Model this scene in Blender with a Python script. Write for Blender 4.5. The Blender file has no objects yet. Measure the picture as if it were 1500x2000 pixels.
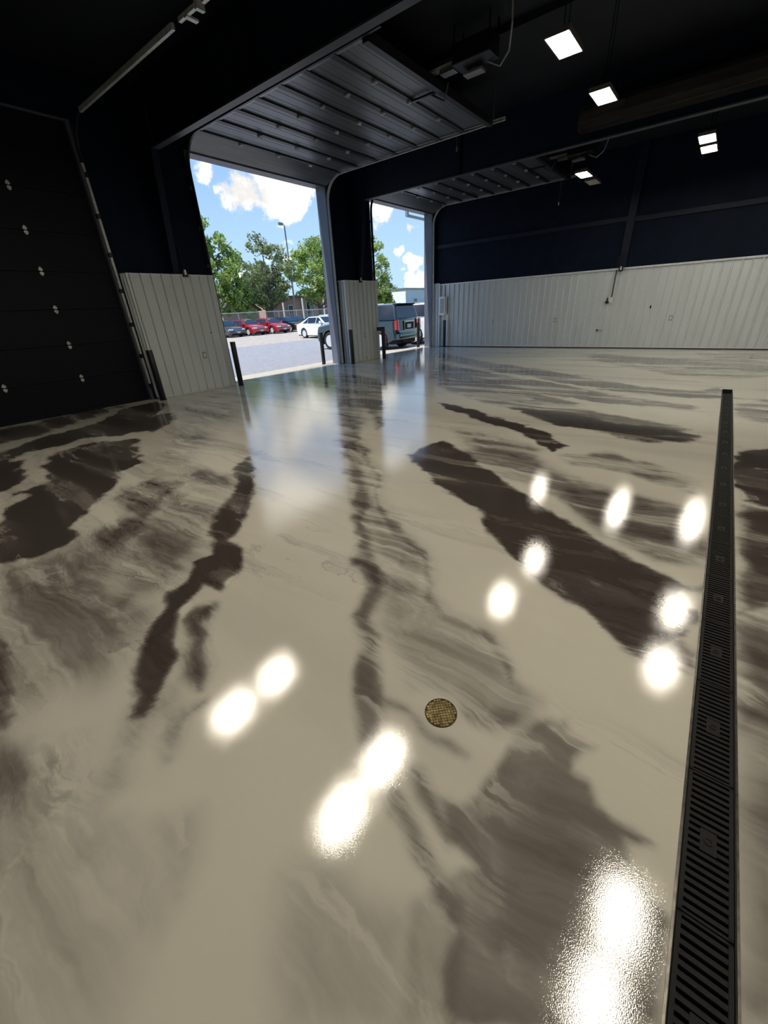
import bpy, bmesh, math, random
import numpy as np
from mathutils import Vector, Matrix, noise as mnoise
R=math.radians
scene=bpy.context.scene
COL=scene.collection

# ---------------------------------------------------------------- camera
EYE=1.53
cam=bpy.data.cameras.new('camera'); camo=bpy.data.objects.new('camera',cam); COL.objects.link(camo)
cam.sensor_fit='HORIZONTAL'; cam.sensor_width=36; cam.lens=36*771.35/1500; cam.clip_end=600; cam.clip_start=.02
ya,pi_,ro=R(128.986),R(-27.1455),R(-3.139)
fw=Vector((math.cos(ya)*math.cos(pi_),math.sin(ya)*math.cos(pi_),math.sin(pi_)))
ri=Vector((math.sin(ya),-math.cos(ya),0)); up=ri.cross(fw)
r2=math.cos(ro)*ri+math.sin(ro)*up; u2=-math.sin(ro)*ri+math.cos(ro)*up
m=Matrix((( r2.x,u2.x,-fw.x,0),(r2.y,u2.y,-fw.y,0),(r2.z,u2.z,-fw.z,EYE),(0,0,0,1)))
camo.matrix_world=m
scene.camera=camo

# ---------------------------------------------------------------- view
scene.view_settings.view_transform='Standard'; scene.view_settings.look='None'
scene.view_settings.exposure=0.0; scene.view_settings.gamma=1; scene.view_settings.use_curve_mapping=False

# ---------------------------------------------------------------- world: blue sky with cumulus
LED=48.0
SUN=6.0
world=bpy.data.worlds.new('sky'); scene.world=world; world.use_nodes=True
nt=world.node_tree; nt.nodes.clear()
def N(t,**k):
    n=nt.nodes.new(t)
    for a,b in k.items(): setattr(n,a,b)
    return n
def L(a,b): nt.links.new(a,b)
def math_(op,a,b=None,c=None,clamp=False):
    n=N('ShaderNodeMath',operation=op,use_clamp=clamp)
    for i,v in enumerate((a,b,c)):
        if v is None: continue
        if isinstance(v,(int,float)): n.inputs[i].default_value=v
        else: L(v,n.inputs[i])
    return n.outputs[0]
def mixc(f,a,b):
    n=N('ShaderNodeMix',data_type='RGBA')
    if isinstance(f,(int,float)): n.inputs['Factor'].default_value=f
    else: L(f,n.inputs['Factor'])
    for k,v in (('A',a),('B',b)):
        s=[i for i in n.inputs if i.name==k and i.type=='RGBA'][0]
        if isinstance(v,tuple): s.default_value=v if len(v)==4 else (*v,1)
        else: L(v,s)
    return [o for o in n.outputs if o.type=='RGBA'][0]
def maprange(v,a,b,c=0,d=1,smooth=True):
    n=N('ShaderNodeMapRange'); n.interpolation_type='SMOOTHSTEP' if smooth else 'LINEAR'
    L(v,n.inputs[0])
    for i,x in enumerate((a,b,c,d)): n.inputs[i+1].default_value=x
    return n.outputs[0]
tc=N('ShaderNodeTexCoord'); vec=tc.outputs['Generated']
sep=N('ShaderNodeSeparateXYZ'); L(vec,sep.inputs[0]); zz=sep.outputs['Z']
grad=mixc(maprange(zz,0.0,.5),(.50,.74,.97,1),(.14,.34,.80,1))
# cloud field: direction projected on a flat deck, plus the separate cumulus seen beyond the doors
zc=math_('MAXIMUM',zz,.03); inv=math_('DIVIDE',1.0,math_('ADD',zc,.12))
vs=N('ShaderNodeVectorMath',operation='SCALE'); L(vec,vs.inputs[0]); L(inv,vs.inputs['Scale'])
n1=N('ShaderNodeTexNoise'); L(vs.outputs[0],n1.inputs['Vector']); n1.inputs['Scale'].default_value=1.25; n1.inputs['Detail'].default_value=7; n1.inputs['Roughness'].default_value=.55
n2=N('ShaderNodeTexNoise'); L(vec,n2.inputs['Vector']); n2.inputs['Scale'].default_value=13; n2.inputs['Detail'].default_value=6; n2.inputs['Roughness'].default_value=.62
acc=math_('MULTIPLY',math_('SUBTRACT',n1.outputs[0],.64),5.0)
BL=[((-.778,.588,.214),.050),((-.748,.625,.214),.056),((-.712,.668,.213),.046),((-.807,.538,.240),.026),((-.752,.615,.238),.040),
    ((-.600,.778,.190),.036),((-.554,.819,.148),.016),((-.572,.814,.105),.020),((-.546,.834,.078),.024),((-.532,.842,.050),.03),
    ((-.76,.50,.44),.12),((-.67,.60,.46),.12),((-.60,.68,.42),.10),((-.55,.75,.375),.06),((-.80,.44,.42),.12),((-.735,.52,.40),.07),((-.77,.58,.27),.045)]
wv=N('ShaderNodeTexNoise'); L(vec,wv.inputs['Vector']); wv.inputs['Scale'].default_value=16; wv.inputs['Detail'].default_value=5
wsc=N('ShaderNodeVectorMath',operation='SUBTRACT'); L(wv.outputs['Color'],wsc.inputs[0]); wsc.inputs[1].default_value=(.5,.5,.5)
wma=N('ShaderNodeVectorMath',operation='MULTIPLY_ADD'); L(wsc.outputs[0],wma.inputs[0]); wma.inputs[1].default_value=(.09,.09,.055); L(vec,wma.inputs[2])
for c,rad in BL:
    c=Vector(c).normalized()
    dn=N('ShaderNodeVectorMath',operation='DISTANCE'); L(wma.outputs[0],dn.inputs[0]); dn.inputs[1].default_value=c
    q=math_('SUBTRACT',1.0,math_('DIVIDE',dn.outputs['Value'],rad))
    acc=math_('MAXIMUM',acc,q)
    # keep the sky round the cumulus clear
acc=math_('ADD',acc,math_('MULTIPLY',math_('SUBTRACT',n2.outputs[0],.5),2.6))
cl=maprange(acc,.05,.45)
shade=maprange(n2.outputs[0],.40,.61,.82,1.45)
cc=N('ShaderNodeCombineColor'); L(shade,cc.inputs[0]); L(math_('MULTIPLY',shade,.985),cc.inputs[1]); L(math_('MULTIPLY',shade,.95),cc.inputs[2])
hz=maprange(zz,-.03,.05)
skyc=mixc(cl,grad,cc.outputs[0])
skyc=mixc(hz,(.80,.86,.92,1),skyc)
bg=N('ShaderNodeBackground'); L(skyc,bg.inputs[0]); bg.inputs[1].default_value=1.12
wo=N('ShaderNodeOutputWorld'); L(bg.outputs[0],wo.inputs[0])

# ---------------------------------------------------------------- sun
sd=bpy.data.lights.new('sun','SUN'); sd.energy=SUN; sd.angle=R(.6); sd.color=(1,.96,.9)
so=bpy.data.objects.new('sun',sd); COL.objects.link(so)
sundir=Vector((-.05,-.55,.90)).normalized()      # towards the sun
so.rotation_euler=sundir.to_track_quat('Z','Y').to_euler(); so.location=(-20,-20,30)

# ================================================================= helpers
def mat(name,col,rough=.5,metal=0,coat=0,emit=None,estr=0,noise=None,bump=None,spec=.5,alpha=1,trans=0,ior=1.5):
    m=bpy.data.materials.new(name); m.use_nodes=True; t=m.node_tree; b=t.nodes['Principled BSDF']
    b.inputs['Base Color'].default_value=(*col,1); b.inputs['Roughness'].default_value=rough; b.inputs['Metallic'].default_value=metal
    b.inputs['Coat Weight'].default_value=coat; b.inputs['Coat Roughness'].default_value=.05; b.inputs['Specular IOR Level'].default_value=spec
    b.inputs['Transmission Weight'].default_value=trans; b.inputs['IOR'].default_value=ior
    if emit: b.inputs['Emission Color'].default_value=(*emit,1); b.inputs['Emission Strength'].default_value=estr
    if noise or bump:
        c=t.nodes.new('ShaderNodeTexCoord')
    if noise:   # (scale, amount, colour2)
        n=t.nodes.new('ShaderNodeTexNoise'); n.inputs['Scale'].default_value=noise[0]; n.inputs['Detail'].default_value=6
        mp=t.nodes.new('ShaderNodeMapping'); t.links.new(c.outputs['Object'],mp.inputs[0]); mp.inputs['Scale'].default_value=noise[2] if len(noise)>2 else (1,1,1)
        t.links.new(mp.outputs[0],n.inputs['Vector'])
        mx=t.nodes.new('ShaderNodeMix'); mx.data_type='RGBA'; mr=t.nodes.new('ShaderNodeMapRange'); mr.inputs[1].default_value=.3; mr.inputs[2].default_value=.7
        t.links.new(n.outputs[0],mr.inputs[0]); t.links.new(mr.outputs[0],mx.inputs[0])
        mx.inputs[6].default_value=(*[x*(1-noise[1]) for x in col],1); mx.inputs[7].default_value=(*[min(1,x*(1+noise[1])) for x in col],1)
        t.links.new(mx.outputs[2],b.inputs['Base Color'])
    if bump:
        n=t.nodes.new('ShaderNodeTexNoise'); n.inputs['Scale'].default_value=bump[0]; n.inputs['Detail'].default_value=3
        t.links.new(c.outputs['Object'],n.inputs['Vector']); bp=t.nodes.new('ShaderNodeBump'); bp.inputs['Strength'].default_value=bump[1]; bp.inputs['Distance'].default_value=bump[2]
        t.links.new(n.outputs[0],bp.inputs['Height']); t.links.new(bp.outputs[0],b.inputs['Normal'])
    return m
M={}
M['navy']=mat('navy_paint',(.0034,.0078,.019),.6,noise=(3,.25),bump=(6,.15,.01),spec=.1)
M['ceil']=mat('ceiling_paint',(.005,.007,.012),.7,spec=.25,noise=(2,.3))
M['steel']=mat('dark_steel',(.006,.011,.026),.5,spec=.2,noise=(4,.25))
M['flange']=mat('flange_paint',(.035,.040,.055),.45,noise=(5,.2))
M['jamb']=mat('jamb_paint',(.085,.095,.125),.45,noise=(5,.2,(1,1,.3)))
M['white']=mat('white_sheet_metal',(.56,.605,.625),.38,noise=(1.5,.06,(1,1,.4)))
M['trimw']=mat('white_trim',(.62,.66,.68),.35)
M['galv']=mat('galvanised_steel',(.22,.23,.24),.38,metal=.7,noise=(20,.2))
M['galvb']=mat('bright_galvanised',(.50,.52,.52),.4,metal=.3,noise=(20,.2))
M['door']=mat('door_panel_steel',(.115,.13,.145),.34,metal=.5,noise=(14,.12,(1,.08,1)),bump=(60,.12,.002))
M['doorrail']=mat('door_rail_steel',(.018,.020,.025),.4,metal=.3)
M['doordark']=mat('closed_door_paint',(.0025,.0038,.008),.6,spec=.2)
M['black']=mat('black_paint',(.006,.006,.008),.32)
M['iron']=mat('cast_iron',(.007,.0063,.0055),.65,metal=0,spec=.3,noise=(60,.4),bump=(220,.5,.002))
M['pit']=mat('drain_pit',(.004,.004,.004),.7)
M['rail']=mat('drain_edge_steel',(.12,.11,.10),.3,metal=.9,noise=(30,.4))
M['brass']=mat('brass',(.26,.20,.095),.33,metal=.9,noise=(45,.6))
M['brassd']=mat('tarnished_brass',(.06,.045,.02),.5,metal=.8)
M['led']=mat('led_lens',(1,1,1),.4,emit=(1,.92,.76),estr=LED)
M['ledoff']=mat('unlit_lens',(.55,.53,.48),.3)
M['housing']=mat('fixture_housing',(.10,.10,.10),.5)
M['box']=mat('white_enclosure',(.72,.73,.70),.4)
M['plate']=mat('metal_plate',(.30,.30,.29),.35,metal=.6)
M['hood']=mat('heater_hood',(.06,.056,.052),.42,metal=.3,noise=(8,.3,(.2,1,1)))
M['asphalt']=mat('asphalt',(.29,.29,.30),.85,noise=(5,.12),bump=(80,.3,.01))
M['gravel']=mat('gravel',(.42,.37,.31),.95,noise=(3,.18),bump=(25,.8,.03))
M['concrete']=mat('concrete',(.47,.42,.34),.85,noise=(6,.1))
M['grass']=mat('grass',(.07,.12,.03),.9,noise=(2,.3))
M['bark']=mat('bark',(.10,.085,.07),.9,noise=(8,.3,(1,1,.2)),bump=(20,.6,.05))
M['brick']=None
M['whitep']=mat('white_siding',(.72,.73,.74),.6,noise=(1,.04))
M['roof']=mat('roof_shingle',(.11,.105,.10),.85,noise=(3,.2))
M['glass']=mat('dark_window_glass',(.012,.016,.02),.06,spec=.9)
M['chrome']=mat('chrome',(.75,.76,.78),.12,metal=1)
M['tyre']=mat('tyre_rubber',(.012,.012,.013),.75)
M['rim']=mat('alloy_rim',(.62,.63,.65),.35,metal=.3)
M['under']=mat('underbody',(.006,.006,.006),.9)
M['red_l']=mat('tail_lamp_lens',(.35,.012,.015),.12,coat=1)
M['lamp']=mat('head_lamp_lens',(.70,.72,.74),.08,coat=1)
M['plate_l']=mat('licence_plate',(.55,.57,.62),.4)
M['yellow']=mat('yellow_sticker',(.85,.62,.12),.5)
M['fence']=mat('fence_galvanised',(.45,.46,.46),.5,metal=.3)
def paint(name,c,met=.25): return mat(name,c,.24,metal=met,coat=1)
M['p_slate']=paint('slate_blue_paint',(.034,.056,.073),.55)
M['p_white']=paint('white_paint',(.72,.77,.80),0)
M['p_red']=paint('red_paint',(.36,.018,.022))
M['p_grey']=paint('dark_grey_paint',(.045,.042,.05))
M['p_black']=paint('black_car_paint',(.010,.011,.014))
M['p_green']=paint('dark_teal_paint',(.02,.03,.035))

class MB:
    def __init__(s): s.v=[]; s.f=[]
    def add(s,v,f):
        o=len(s.v); s.v+= [tuple(p) for p in v]; s.f+= [tuple(i+o for i in q) for q in f]; return s
    def box(s,x0,x1,y0,y1,z0,z1):
        v=[(x,y,z) for x in (x0,x1) for y in (y0,y1) for z in (z0,z1)]
        return s.add(v,[(0,1,3,2),(4,6,7,5),(0,4,5,1),(2,3,7,6),(0,2,6,4),(1,5,7,3)])
    def prism(s,pts,axis,a,b):
        """pts 2D polygon, extruded along axis from a to b; 2D coords fill the two other axes in xyz order"""
        def mk(p,t):
            q=list(p); q.insert('xyz'.index(axis),t); return tuple(q)
        n=len(pts); v=[mk(p,a) for p in pts]+[mk(p,b) for p in pts]
        f=[tuple(range(n)),tuple(range(2*n-1,n-1,-1))]+[(i,i+n,(i+1)%n+n,(i+1)%n) for i in range(n)]
        return s.add(v,f)
    def tube(s,pts,r,n=8,cap=True):
        pts=[Vector(p) for p in pts]; rs=r if isinstance(r,(list,tuple)) else [r]*len(pts)
        rings=[]
        for i,p in enumerate(pts):
            d=(pts[min(i+1,len(pts)-1)]-pts[max(i-1,0)]).normalized()
            a=d.cross(Vector((0,0,1)))
            if a.length<.05: a=d.cross(Vector((0,1,0)))
            a.normalize(); b=d.cross(a)
            rings.append([p+(a*math.cos(2*math.pi*k/n)+b*math.sin(2*math.pi*k/n))*rs[i] for k in range(n)])
        v=[q for g in rings for q in g]; f=[]
        for i in range(len(pts)-1):
            for k in range(n): f.append((i*n+k,i*n+(k+1)%n,(i+1)*n+(k+1)%n,(i+1)*n+k))
        if cap: f.append(tuple(range(n-1,-1,-1))); f.append(tuple((len(pts)-1)*n+k for k in range(n)))
        return s.add(v,f)
    def lathe(s,prof,axis='z',n=20,c=(0,0,0)):
        v=[];f=[]
        for (r,h) in prof:
            for k in range(n):
                a=2*math.pi*k/n; p=(r*math.cos(a),r*math.sin(a),h)
                if axis=='y': p=(p[0],p[2],p[1])
                if axis=='x': p=(p[2],p[0],p[1])
                v.append((p[0]+c[0],p[1]+c[1],p[2]+c[2]))
        for i in range(len(prof)-1):
            for k in range(n): f.append((i*n+k,i*n+(k+1)%n,(i+1)*n+(k+1)%n,(i+1)*n+k))
        f.append(tuple(range(n))[::-1]); f.append(tuple((len(prof)-1)*n+k for k in range(n)))
        return s.add(v,f)
    def quad(s,*p): return s.add(p,[tuple(range(len(p)))])
    def slab(s,p,nrm,t):
        """flat polygon p given thickness t along nrm"""
        nrm=Vector(nrm).normalized()*t; n=len(p)
        v=[Vector(q) for q in p]+[Vector(q)+nrm for q in p]
        return s.add(v,[tuple(range(n))[::-1],tuple(range(n,2*n))]+[(i,(i+1)%n,(i+1)%n+n,i+n) for i in range(n)])
    def data(s,name,m,smooth=False,bevel=0,seg=2,fix=True):
        me=bpy.data.meshes.new(name); me.from_pydata(s.v,[],s.f)
        bm=bmesh.new(); bm.from_mesh(me)
        if fix: bmesh.ops.recalc_face_normals(bm,faces=bm.faces)
        if bevel:
            es=[e for e in bm.edges if len(e.link_faces)==2 and e.calc_face_angle(0)>R(25)]
            bmesh.ops.bevel(bm,geom=es,offset=bevel,segments=seg,profile=.5,affect='EDGES',clamp_overlap=True)
        if smooth:
            for q in bm.faces: q.smooth=True
            for e in bm.edges:
                if len(e.link_faces)==2 and e.calc_face_angle(0)>R(38): e.smooth=False
        bm.to_mesh(me); bm.free(); me.materials.append(m); return me
    def build(s,name,m,parent=None,**k):
        return link(name,s.data(name,m,**k),parent)
def link(name,me,parent=None,loc=None):
    o=bpy.data.objects.new(name,me); COL.objects.link(o)
    if parent: o.parent=parent
    if loc: o.location=loc
    return o
def tag(o,label=None,cat=None,group=None,kind=None):
    if label: o['label']=label
    if cat: o['category']=cat
    if group: o['group']=group
    if kind: o['kind']=kind
    return o
def empty(name,loc=(0,0,0),rz=0,label=None,cat=None,group=None):
    o=bpy.data.objects.new(name,None); COL.objects.link(o); o.location=loc; o.rotation_euler=(0,0,rz); o.empty_display_size=.1
    return tag(o,label,cat,group)
def copy_tree(o,parent=None):
    c=o.copy(); COL.objects.link(c)
    if parent: c.parent=parent
    for ch in list(o.children): copy_tree(ch,c)
    return c
def cyl(mb,p0,p1,r,n=12): return mb.tube([p0,p1],r,n)

# ================================================================= the hall
XW=-9.6; XO=-9.95; YB=15.9; ZC=5.3; ZH=4.64
XR=14.0; YF=-9.0
DOORS=[(0.02,3.90),(6.02,10.06),(11.95,15.74)]
mb=MB()
ys=[YF]+[y for d in DOORS for y in d]+[YB+.2]
for i in range(0,len(ys),2): mb.box(XO,XW,ys[i],ys[i+1],0,ZH)
mb.box(XO,XW,YF,YB+.2,ZH,ZC+.3)
wall_left=tag(mb.build('wall_left',M['navy']),kind='structure')
wall_back=tag(MB().box(XO,XR,YB,YB+.2,0,ZC+.3).build('wall_back',M['navy']),kind='structure')
wall_right=tag(MB().box(XR,XR+.2,YF,YB+.2,0,ZC+.3).build('wall_right',M['navy']),kind='structure')
wall_front=tag(MB().box(XO,XR+.2,YF-.2,YF,0,ZC+.3).build('wall_front',M['navy']),kind='structure')
ceiling=tag(MB().box(XO,XR+.2,YF-.2,YB+.2,ZC,ZC+.2).build('ceiling',M['ceil']),kind='structure')
# jamb linings of the two open doorways (painted steel channel)
for k,(a,b) in enumerate(DOORS):
    mb=MB(); mb.box(XO-.02,XW+.01,b-.012,b,0,ZH); mb.box(XO-.02,XW+.01,a,a+.012,0,ZH)
    mb.box(XO-.02,XW+.01,a,b,ZH-.012,ZH); mb.box(XW-.01,XW+.012,b-.012,b+.05,0,ZH); mb.box(XW-.01,XW+.012,a-.05,a+.012,0,ZH)
    mb.build('jamb_lining',M['jamb'],wall_left)

# --------------------------------------------------------------- floor with poured metallic epoxy
TX0,TX1,TY1=.294,.434,9.21
POLYS=[
(0.95,0.05,[(-4.184,2.555),(-4.007,2.26),(-3.574,2.004),(-3.221,1.658),(-3.058,1.464),(-2.782,1.233),(-2.518,1.064),(-2.535,0.937),(-2.353,0.752),(-2.351,0.661),(-2.236,0.597),(-2.139,0.507),(-1.917,0.308),(-1.825,0.261),(-1.695,0.216),(-1.621,0.176),(-1.565,0.221),(-1.67,0.352),(-1.736,0.435),(-1.935,0.552),(-2.134,0.639),(-2.226,0.838),(-2.089,0.881),(-2.214,1.114),(-2.427,1.245),(-2.599,1.261),(-2.831,1.608),(-3.239,1.982),(-3.75,2.318)]),
(0.85,0.12,[(-2.052,0.722),(-1.982,0.798),(-1.878,0.686),(-1.716,0.571),(-1.575,0.529),(-1.497,0.423),(-1.609,0.413),(-1.742,0.471),(-1.823,0.561),(-1.997,0.629)]),
(0.55,0.15,[(-1.43,0.405),(-1.456,0.339),(-1.479,0.292),(-1.44,0.233),(-1.32,0.187),(-1.365,0.245),(-1.423,0.332)]),
(0.45,0.3,[(-1.634,0.181),(-1.554,0.238),(-1.617,0.338),(-1.543,0.325),(-1.504,0.173),(-1.459,0.074),(-1.378,0.015),(-1.394,0.004),(-1.513,0.086)]),
(0.62,0.1,[(-3.634,3.682),(-3.057,3.097),(-2.43,2.476),(-2.101,2.179),(-1.905,1.988),(-1.735,1.822),(-1.668,1.662),(-1.61,1.587),(-1.449,1.554),(-1.336,1.469),(-1.286,1.327),(-1.265,1.234),(-1.153,1.162),(-1.052,1.097),(-0.989,0.96),(-0.882,0.826),(-0.781,0.72),(-0.692,0.653),(-0.627,0.629),(-0.622,0.68),(-0.698,0.779),(-0.816,0.939),(-0.947,1.067),(-1.051,1.209),(-1.166,1.276),(-1.254,1.493),(-1.406,1.651),(-1.61,1.779),(-1.784,1.97),(-2.019,2.231),(-2.132,2.459),(-2.578,2.838),(-3.044,3.308),(-3.436,3.789)]),
(0.33,0.25,[(-3.609,3.696),(-3.436,3.789),(-2.439,2.92),(-2.007,2.474),(-1.63,2.164),(-1.251,1.975),(-1.138,1.829),(-1.043,1.636),(-0.8,1.527),(-0.558,1.528),(-0.431,1.389),(-0.365,1.258),(-0.413,1.098),(-0.57,1.113),(-0.683,1.033),(-0.806,1.088),(-1.011,1.237),(-1.172,1.377),(-1.323,1.572),(-1.626,1.81),(-2.019,2.231)]),
(0.55,0.1,[(-4.025,4.352),(-2.98,3.451),(-2.407,2.939),(-2.007,2.474),(-1.69,2.245),(-1.372,2.042),(-1.189,1.903),(-1.085,1.731),(-0.992,1.612),(-0.859,1.527),(-0.696,1.52),(-0.546,1.532),(-0.417,1.399),(-0.376,1.284),(-0.439,1.346),(-0.549,1.447),(-0.676,1.441),(-0.844,1.437),(-1.002,1.548),(-1.125,1.704),(-1.218,1.847),(-1.393,1.961),(-1.681,2.131),(-1.994,2.361),(-2.428,2.847),(-3.001,3.332),(-3.498,3.756)]),
(0.6,0.1,[(-0.555,0.615),(-0.517,0.61),(-0.464,0.598),(-0.351,0.552),(-0.257,0.524),(-0.246,0.505),(-0.279,0.466),(-0.351,0.478),(-0.417,0.521),(-0.486,0.553)]),
(0.5,0.12,[(-0.518,0.708),(-0.462,0.726),(-0.356,0.658),(-0.279,0.623),(-0.278,0.589),(-0.361,0.616),(-0.437,0.638)]),
(0.5,0.08,[(-0.28,0.904),(-0.264,1.063),(-0.195,1.224),(-0.137,1.237),(-0.093,1.186),(-0.006,1.173),(-0.044,1.109),(-0.047,1.05),(0.019,1.032),(0.049,0.973),(0.108,0.951),(0.166,0.958),(0.22,0.956),(0.184,0.93),(0.144,0.917),(0.177,0.845),(0.278,0.795),(0.292,0.565),(-0.1,0.268),(-0.155,0.34),(-0.17,0.422),(-0.242,0.448),(-0.269,0.463),(-0.244,0.526),(-0.196,0.601),(-0.272,0.611),(-0.372,0.685),(-0.307,0.713),(-0.287,0.789)]),
(0.3,0.15,[(-0.269,0.463),(-0.2,0.479),(-0.145,0.404),(-0.091,0.276),(-0.193,0.199),(-0.26,0.318),(-0.295,0.394)]),
(0.3,0.4,[(-0.102,0.883),(-0.009,0.912),(0.083,0.855),(0.135,0.742),(0.104,0.591),(0.033,0.481),(-0.058,0.47),(-0.147,0.605),(-0.138,0.744)]),
(0.45,0.2,[(-0.467,1.015),(-0.418,1.036),(-0.327,1.059),(-0.268,1.129),(-0.299,1.15),(-0.373,1.112),(-0.489,1.059)]),
(0.35,0.2,[(-0.633,1.085),(-0.526,1.128),(-0.406,1.134),(-0.357,1.298),(-0.255,1.272),(-0.222,1.176),(-0.289,1.072),(-0.392,1.054),(-0.495,1.07)]),
(0.5,0.15,[(-0.552,0.87),(-0.502,0.866),(-0.442,0.884),(-0.383,0.877),(-0.427,0.857),(-0.489,0.845),(-0.562,0.855),(-0.614,0.896),(-0.734,0.869),(-0.789,0.886),(-0.655,0.91)]),
(0.95,0.05,[(-2.504,4.053),(-2.519,3.647),(-2.024,3.248),(-1.819,3.06),(-1.512,2.904),(-1.209,2.739),(-1.065,2.525),(-0.754,2.301),(-0.433,2.047),(-0.297,1.973),(-0.212,1.954),(-0.142,1.929),(-0.054,1.854),(0.006,1.772),(0.072,1.761),(0.133,1.861),(0.235,2.012),(0.24,2.264),(0.13,2.317),(0.199,2.531),(0.047,2.617),(-0.1,2.657),(-0.387,2.825),(-0.649,2.986),(-0.875,3.116),(-1.178,3.375),(-1.498,3.64),(-1.979,4.014),(-2.41,4.295)]),
(0.6,0.08,[(0.061,1.842),(0.227,1.974),(0.287,1.911),(0.288,1.787),(0.184,1.766),(0.065,1.737)]),
(0.55,0.06,[(0.079,2.574),(0.211,2.539),(0.281,2.599),(0.273,2.523),(0.146,2.41)]),
(1.1,0.04,[(-3.719,6.313),(-3.509,6.314),(-2.954,6.007),(-2.416,5.701),(-2.039,5.554),(-1.865,5.486),(-1.518,5.29),(-1.17,4.97),(-1.04,4.75),(-1.132,4.635),(-1.128,4.472),(-1.247,4.635),(-1.47,4.854),(-1.9,5.203),(-2.248,5.322),(-2.852,5.631),(-3.293,5.93)]),
(0.8,0.06,[(-2.311,6.35),(-1.554,6.333),(-0.813,6.052),(-0.234,6.069),(0.09,5.933),(-0.037,5.585),(-0.371,5.403),(-0.942,5.486),(-1.436,5.675)]),
(0.45,0.08,[(-5.711,9.54),(-4.743,9.137),(-3.42,8.478),(-1.73,7.249),(-0.898,6.514),(0.024,6.203),(-0.217,5.895),(-1.057,5.724),(-2.346,6.333),(-3.647,7.055),(-4.536,7.584)]),
(0.5,0.06,[(-7.858,13.476),(-5.017,11.541),(-3.24,10.583),(-1.976,9.699),(-0.908,8.894),(-0.057,8.867),(0.23,9.292),(0.26,8.435),(-0.163,8.252),(-0.98,8.283),(-1.952,8.779),(-3.231,9.489),(-4.975,10.456),(-6.904,11.846)]),
(0.5,0.06,[(-6.662,11.124),(-3.826,9.446),(-1.897,8.56),(-0.758,7.813),(0.07,7.578),(-0.04,7.308),(-1.042,7.302),(-2.31,7.725),(-3.616,8.137),(-4.946,8.5)]),
(0.35,0.1,[(-3.327,14.257),(-0.726,13.483),(0.628,13.569),(1.068,12.899),(0.974,10.929),(0.352,10.26),(-0.685,10.726),(-2.193,12.257)]),
(0.3,0.1,[(-0.352,14.77),(1.17,15.032),(1.115,13.888),(0.126,13.67)]),
(0.95,0.05,[(-6.461,2.209),(-5.786,1.993),(-5.541,1.737),(-5.608,1.949),(-5.216,1.754),(-5.045,1.465),(-4.732,1.226),(-4.494,1.143),(-4.19,0.867),(-3.965,0.618),(-3.786,0.583),(-3.696,0.387),(-3.808,0.148),(-3.971,-0.054),(-4.506,0.021),(-4.621,0.305),(-5.045,0.524),(-5.086,0.637),(-5.413,0.626),(-5.525,0.88),(-6.291,1.134),(-6.844,1.402),(-6.94,1.749)]),
(0.9,0.05,[(-7.356,0.519),(-7.562,0.873),(-8.045,1.605),(-8.173,2.232),(-9.17,3.028),(-9.255,3.778),(-8.614,3.796),(-8.056,3.323),(-6.998,2.418),(-6.979,2.11),(-7.437,1.773),(-7.244,1.39),(-7.218,1.142),(-6.781,0.851),(-6.422,0.653),(-6.196,0.342)]),
(0.85,0.05,[(-6.935,2.354),(-7.813,2.801),(-7.807,3.397),(-7.078,3.09),(-6.652,2.503)]),
(0.7,0.1,[(-9.099,0.785),(-9.405,1.229),(-9.452,1.983),(-10.085,2.596),(-9.465,3.142),(-8.69,2.162),(-8.217,1.513),(-8.249,1.005),(-8.195,0.647)]),
(0.9,0.06,[(-7.51,0.542),(-6.948,0.754),(-6.685,1.016),(-6.01,0.711),(-5.661,0.506),(-5.597,0.25)]),
(0.6,0.12,[(-4.59,1.313),(-4.571,1.569),(-4.136,1.665),(-3.857,1.395),(-3.654,1.204),(-3.704,1.113),(-4.248,1.154)]),
(0.45,0.2,[(-3.815,0.985),(-3.634,0.73),(-3.359,0.677),(-3.409,0.924),(-3.616,1.088)]),
(0.28,0.5,[(-3.971,-0.054),(-3.624,0.417),(-3.638,0.777),(-3.565,1.032),(-3.075,0.696),(-2.625,0.387),(-2.403,0.136),(-2.376,-0.129),(-2.509,-0.259)]),
(0.22,0.2,[(-4.414,1.837),(-4.305,2.085),(-3.818,2.103),(-3.271,1.691),(-2.87,1.271),(-2.663,0.968),(-2.399,0.659),(-2.489,0.424),(-2.845,0.622),(-3.296,0.997),(-3.797,1.365)]),
(0.25,0.5,[(-2.597,0.35),(-2.302,0.552),(-1.979,0.304),(-1.947,0.174),(-2.081,0.044),(-2.117,-0.179),(-2.336,-0.137),(-2.358,0.123)]),
(0.36,0.3,[(-1.769,-0.335),(-1.557,-0.2),(-1.405,-0.149),(-1.246,-0.107),(-1.136,-0.126),(-0.986,-0.134),(-0.9,-0.16),(-0.993,-0.23),(-1.164,-0.293),(-1.328,-0.402)]),
(0.4,0.3,[(-2.054,-0.291),(-1.809,-0.141),(-1.706,-0.027),(-1.454,-0.062),(-1.3,-0.072),(-1.155,-0.108),(-1.227,-0.128),(-1.419,-0.16),(-1.651,-0.269),(-1.757,-0.336)]),
(0.28,0.5,[(-1.085,-0.335),(-0.993,-0.23),(-0.876,-0.13),(-0.768,-0.246),(-1.035,-0.447),(-1.101,-0.437)]),
(0.75,0.1,[(-2.821,-0.11),(-2.635,-0.079),(-2.477,-0.085),(-2.101,-0.168),(-2.051,-0.192),(-2.109,-0.233)]),
(0.3,0.3,[(-1.229,-0.02),(-1.103,-0.019),(-0.941,-0.043),(-0.839,-0.09),(-0.909,-0.13),(-1.024,-0.105)]),
(0.25,0.3,[(-1.139,0.065),(-1.059,0.154),(-0.918,0.067),(-0.855,-0.008),(-0.979,0.022)]),
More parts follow.
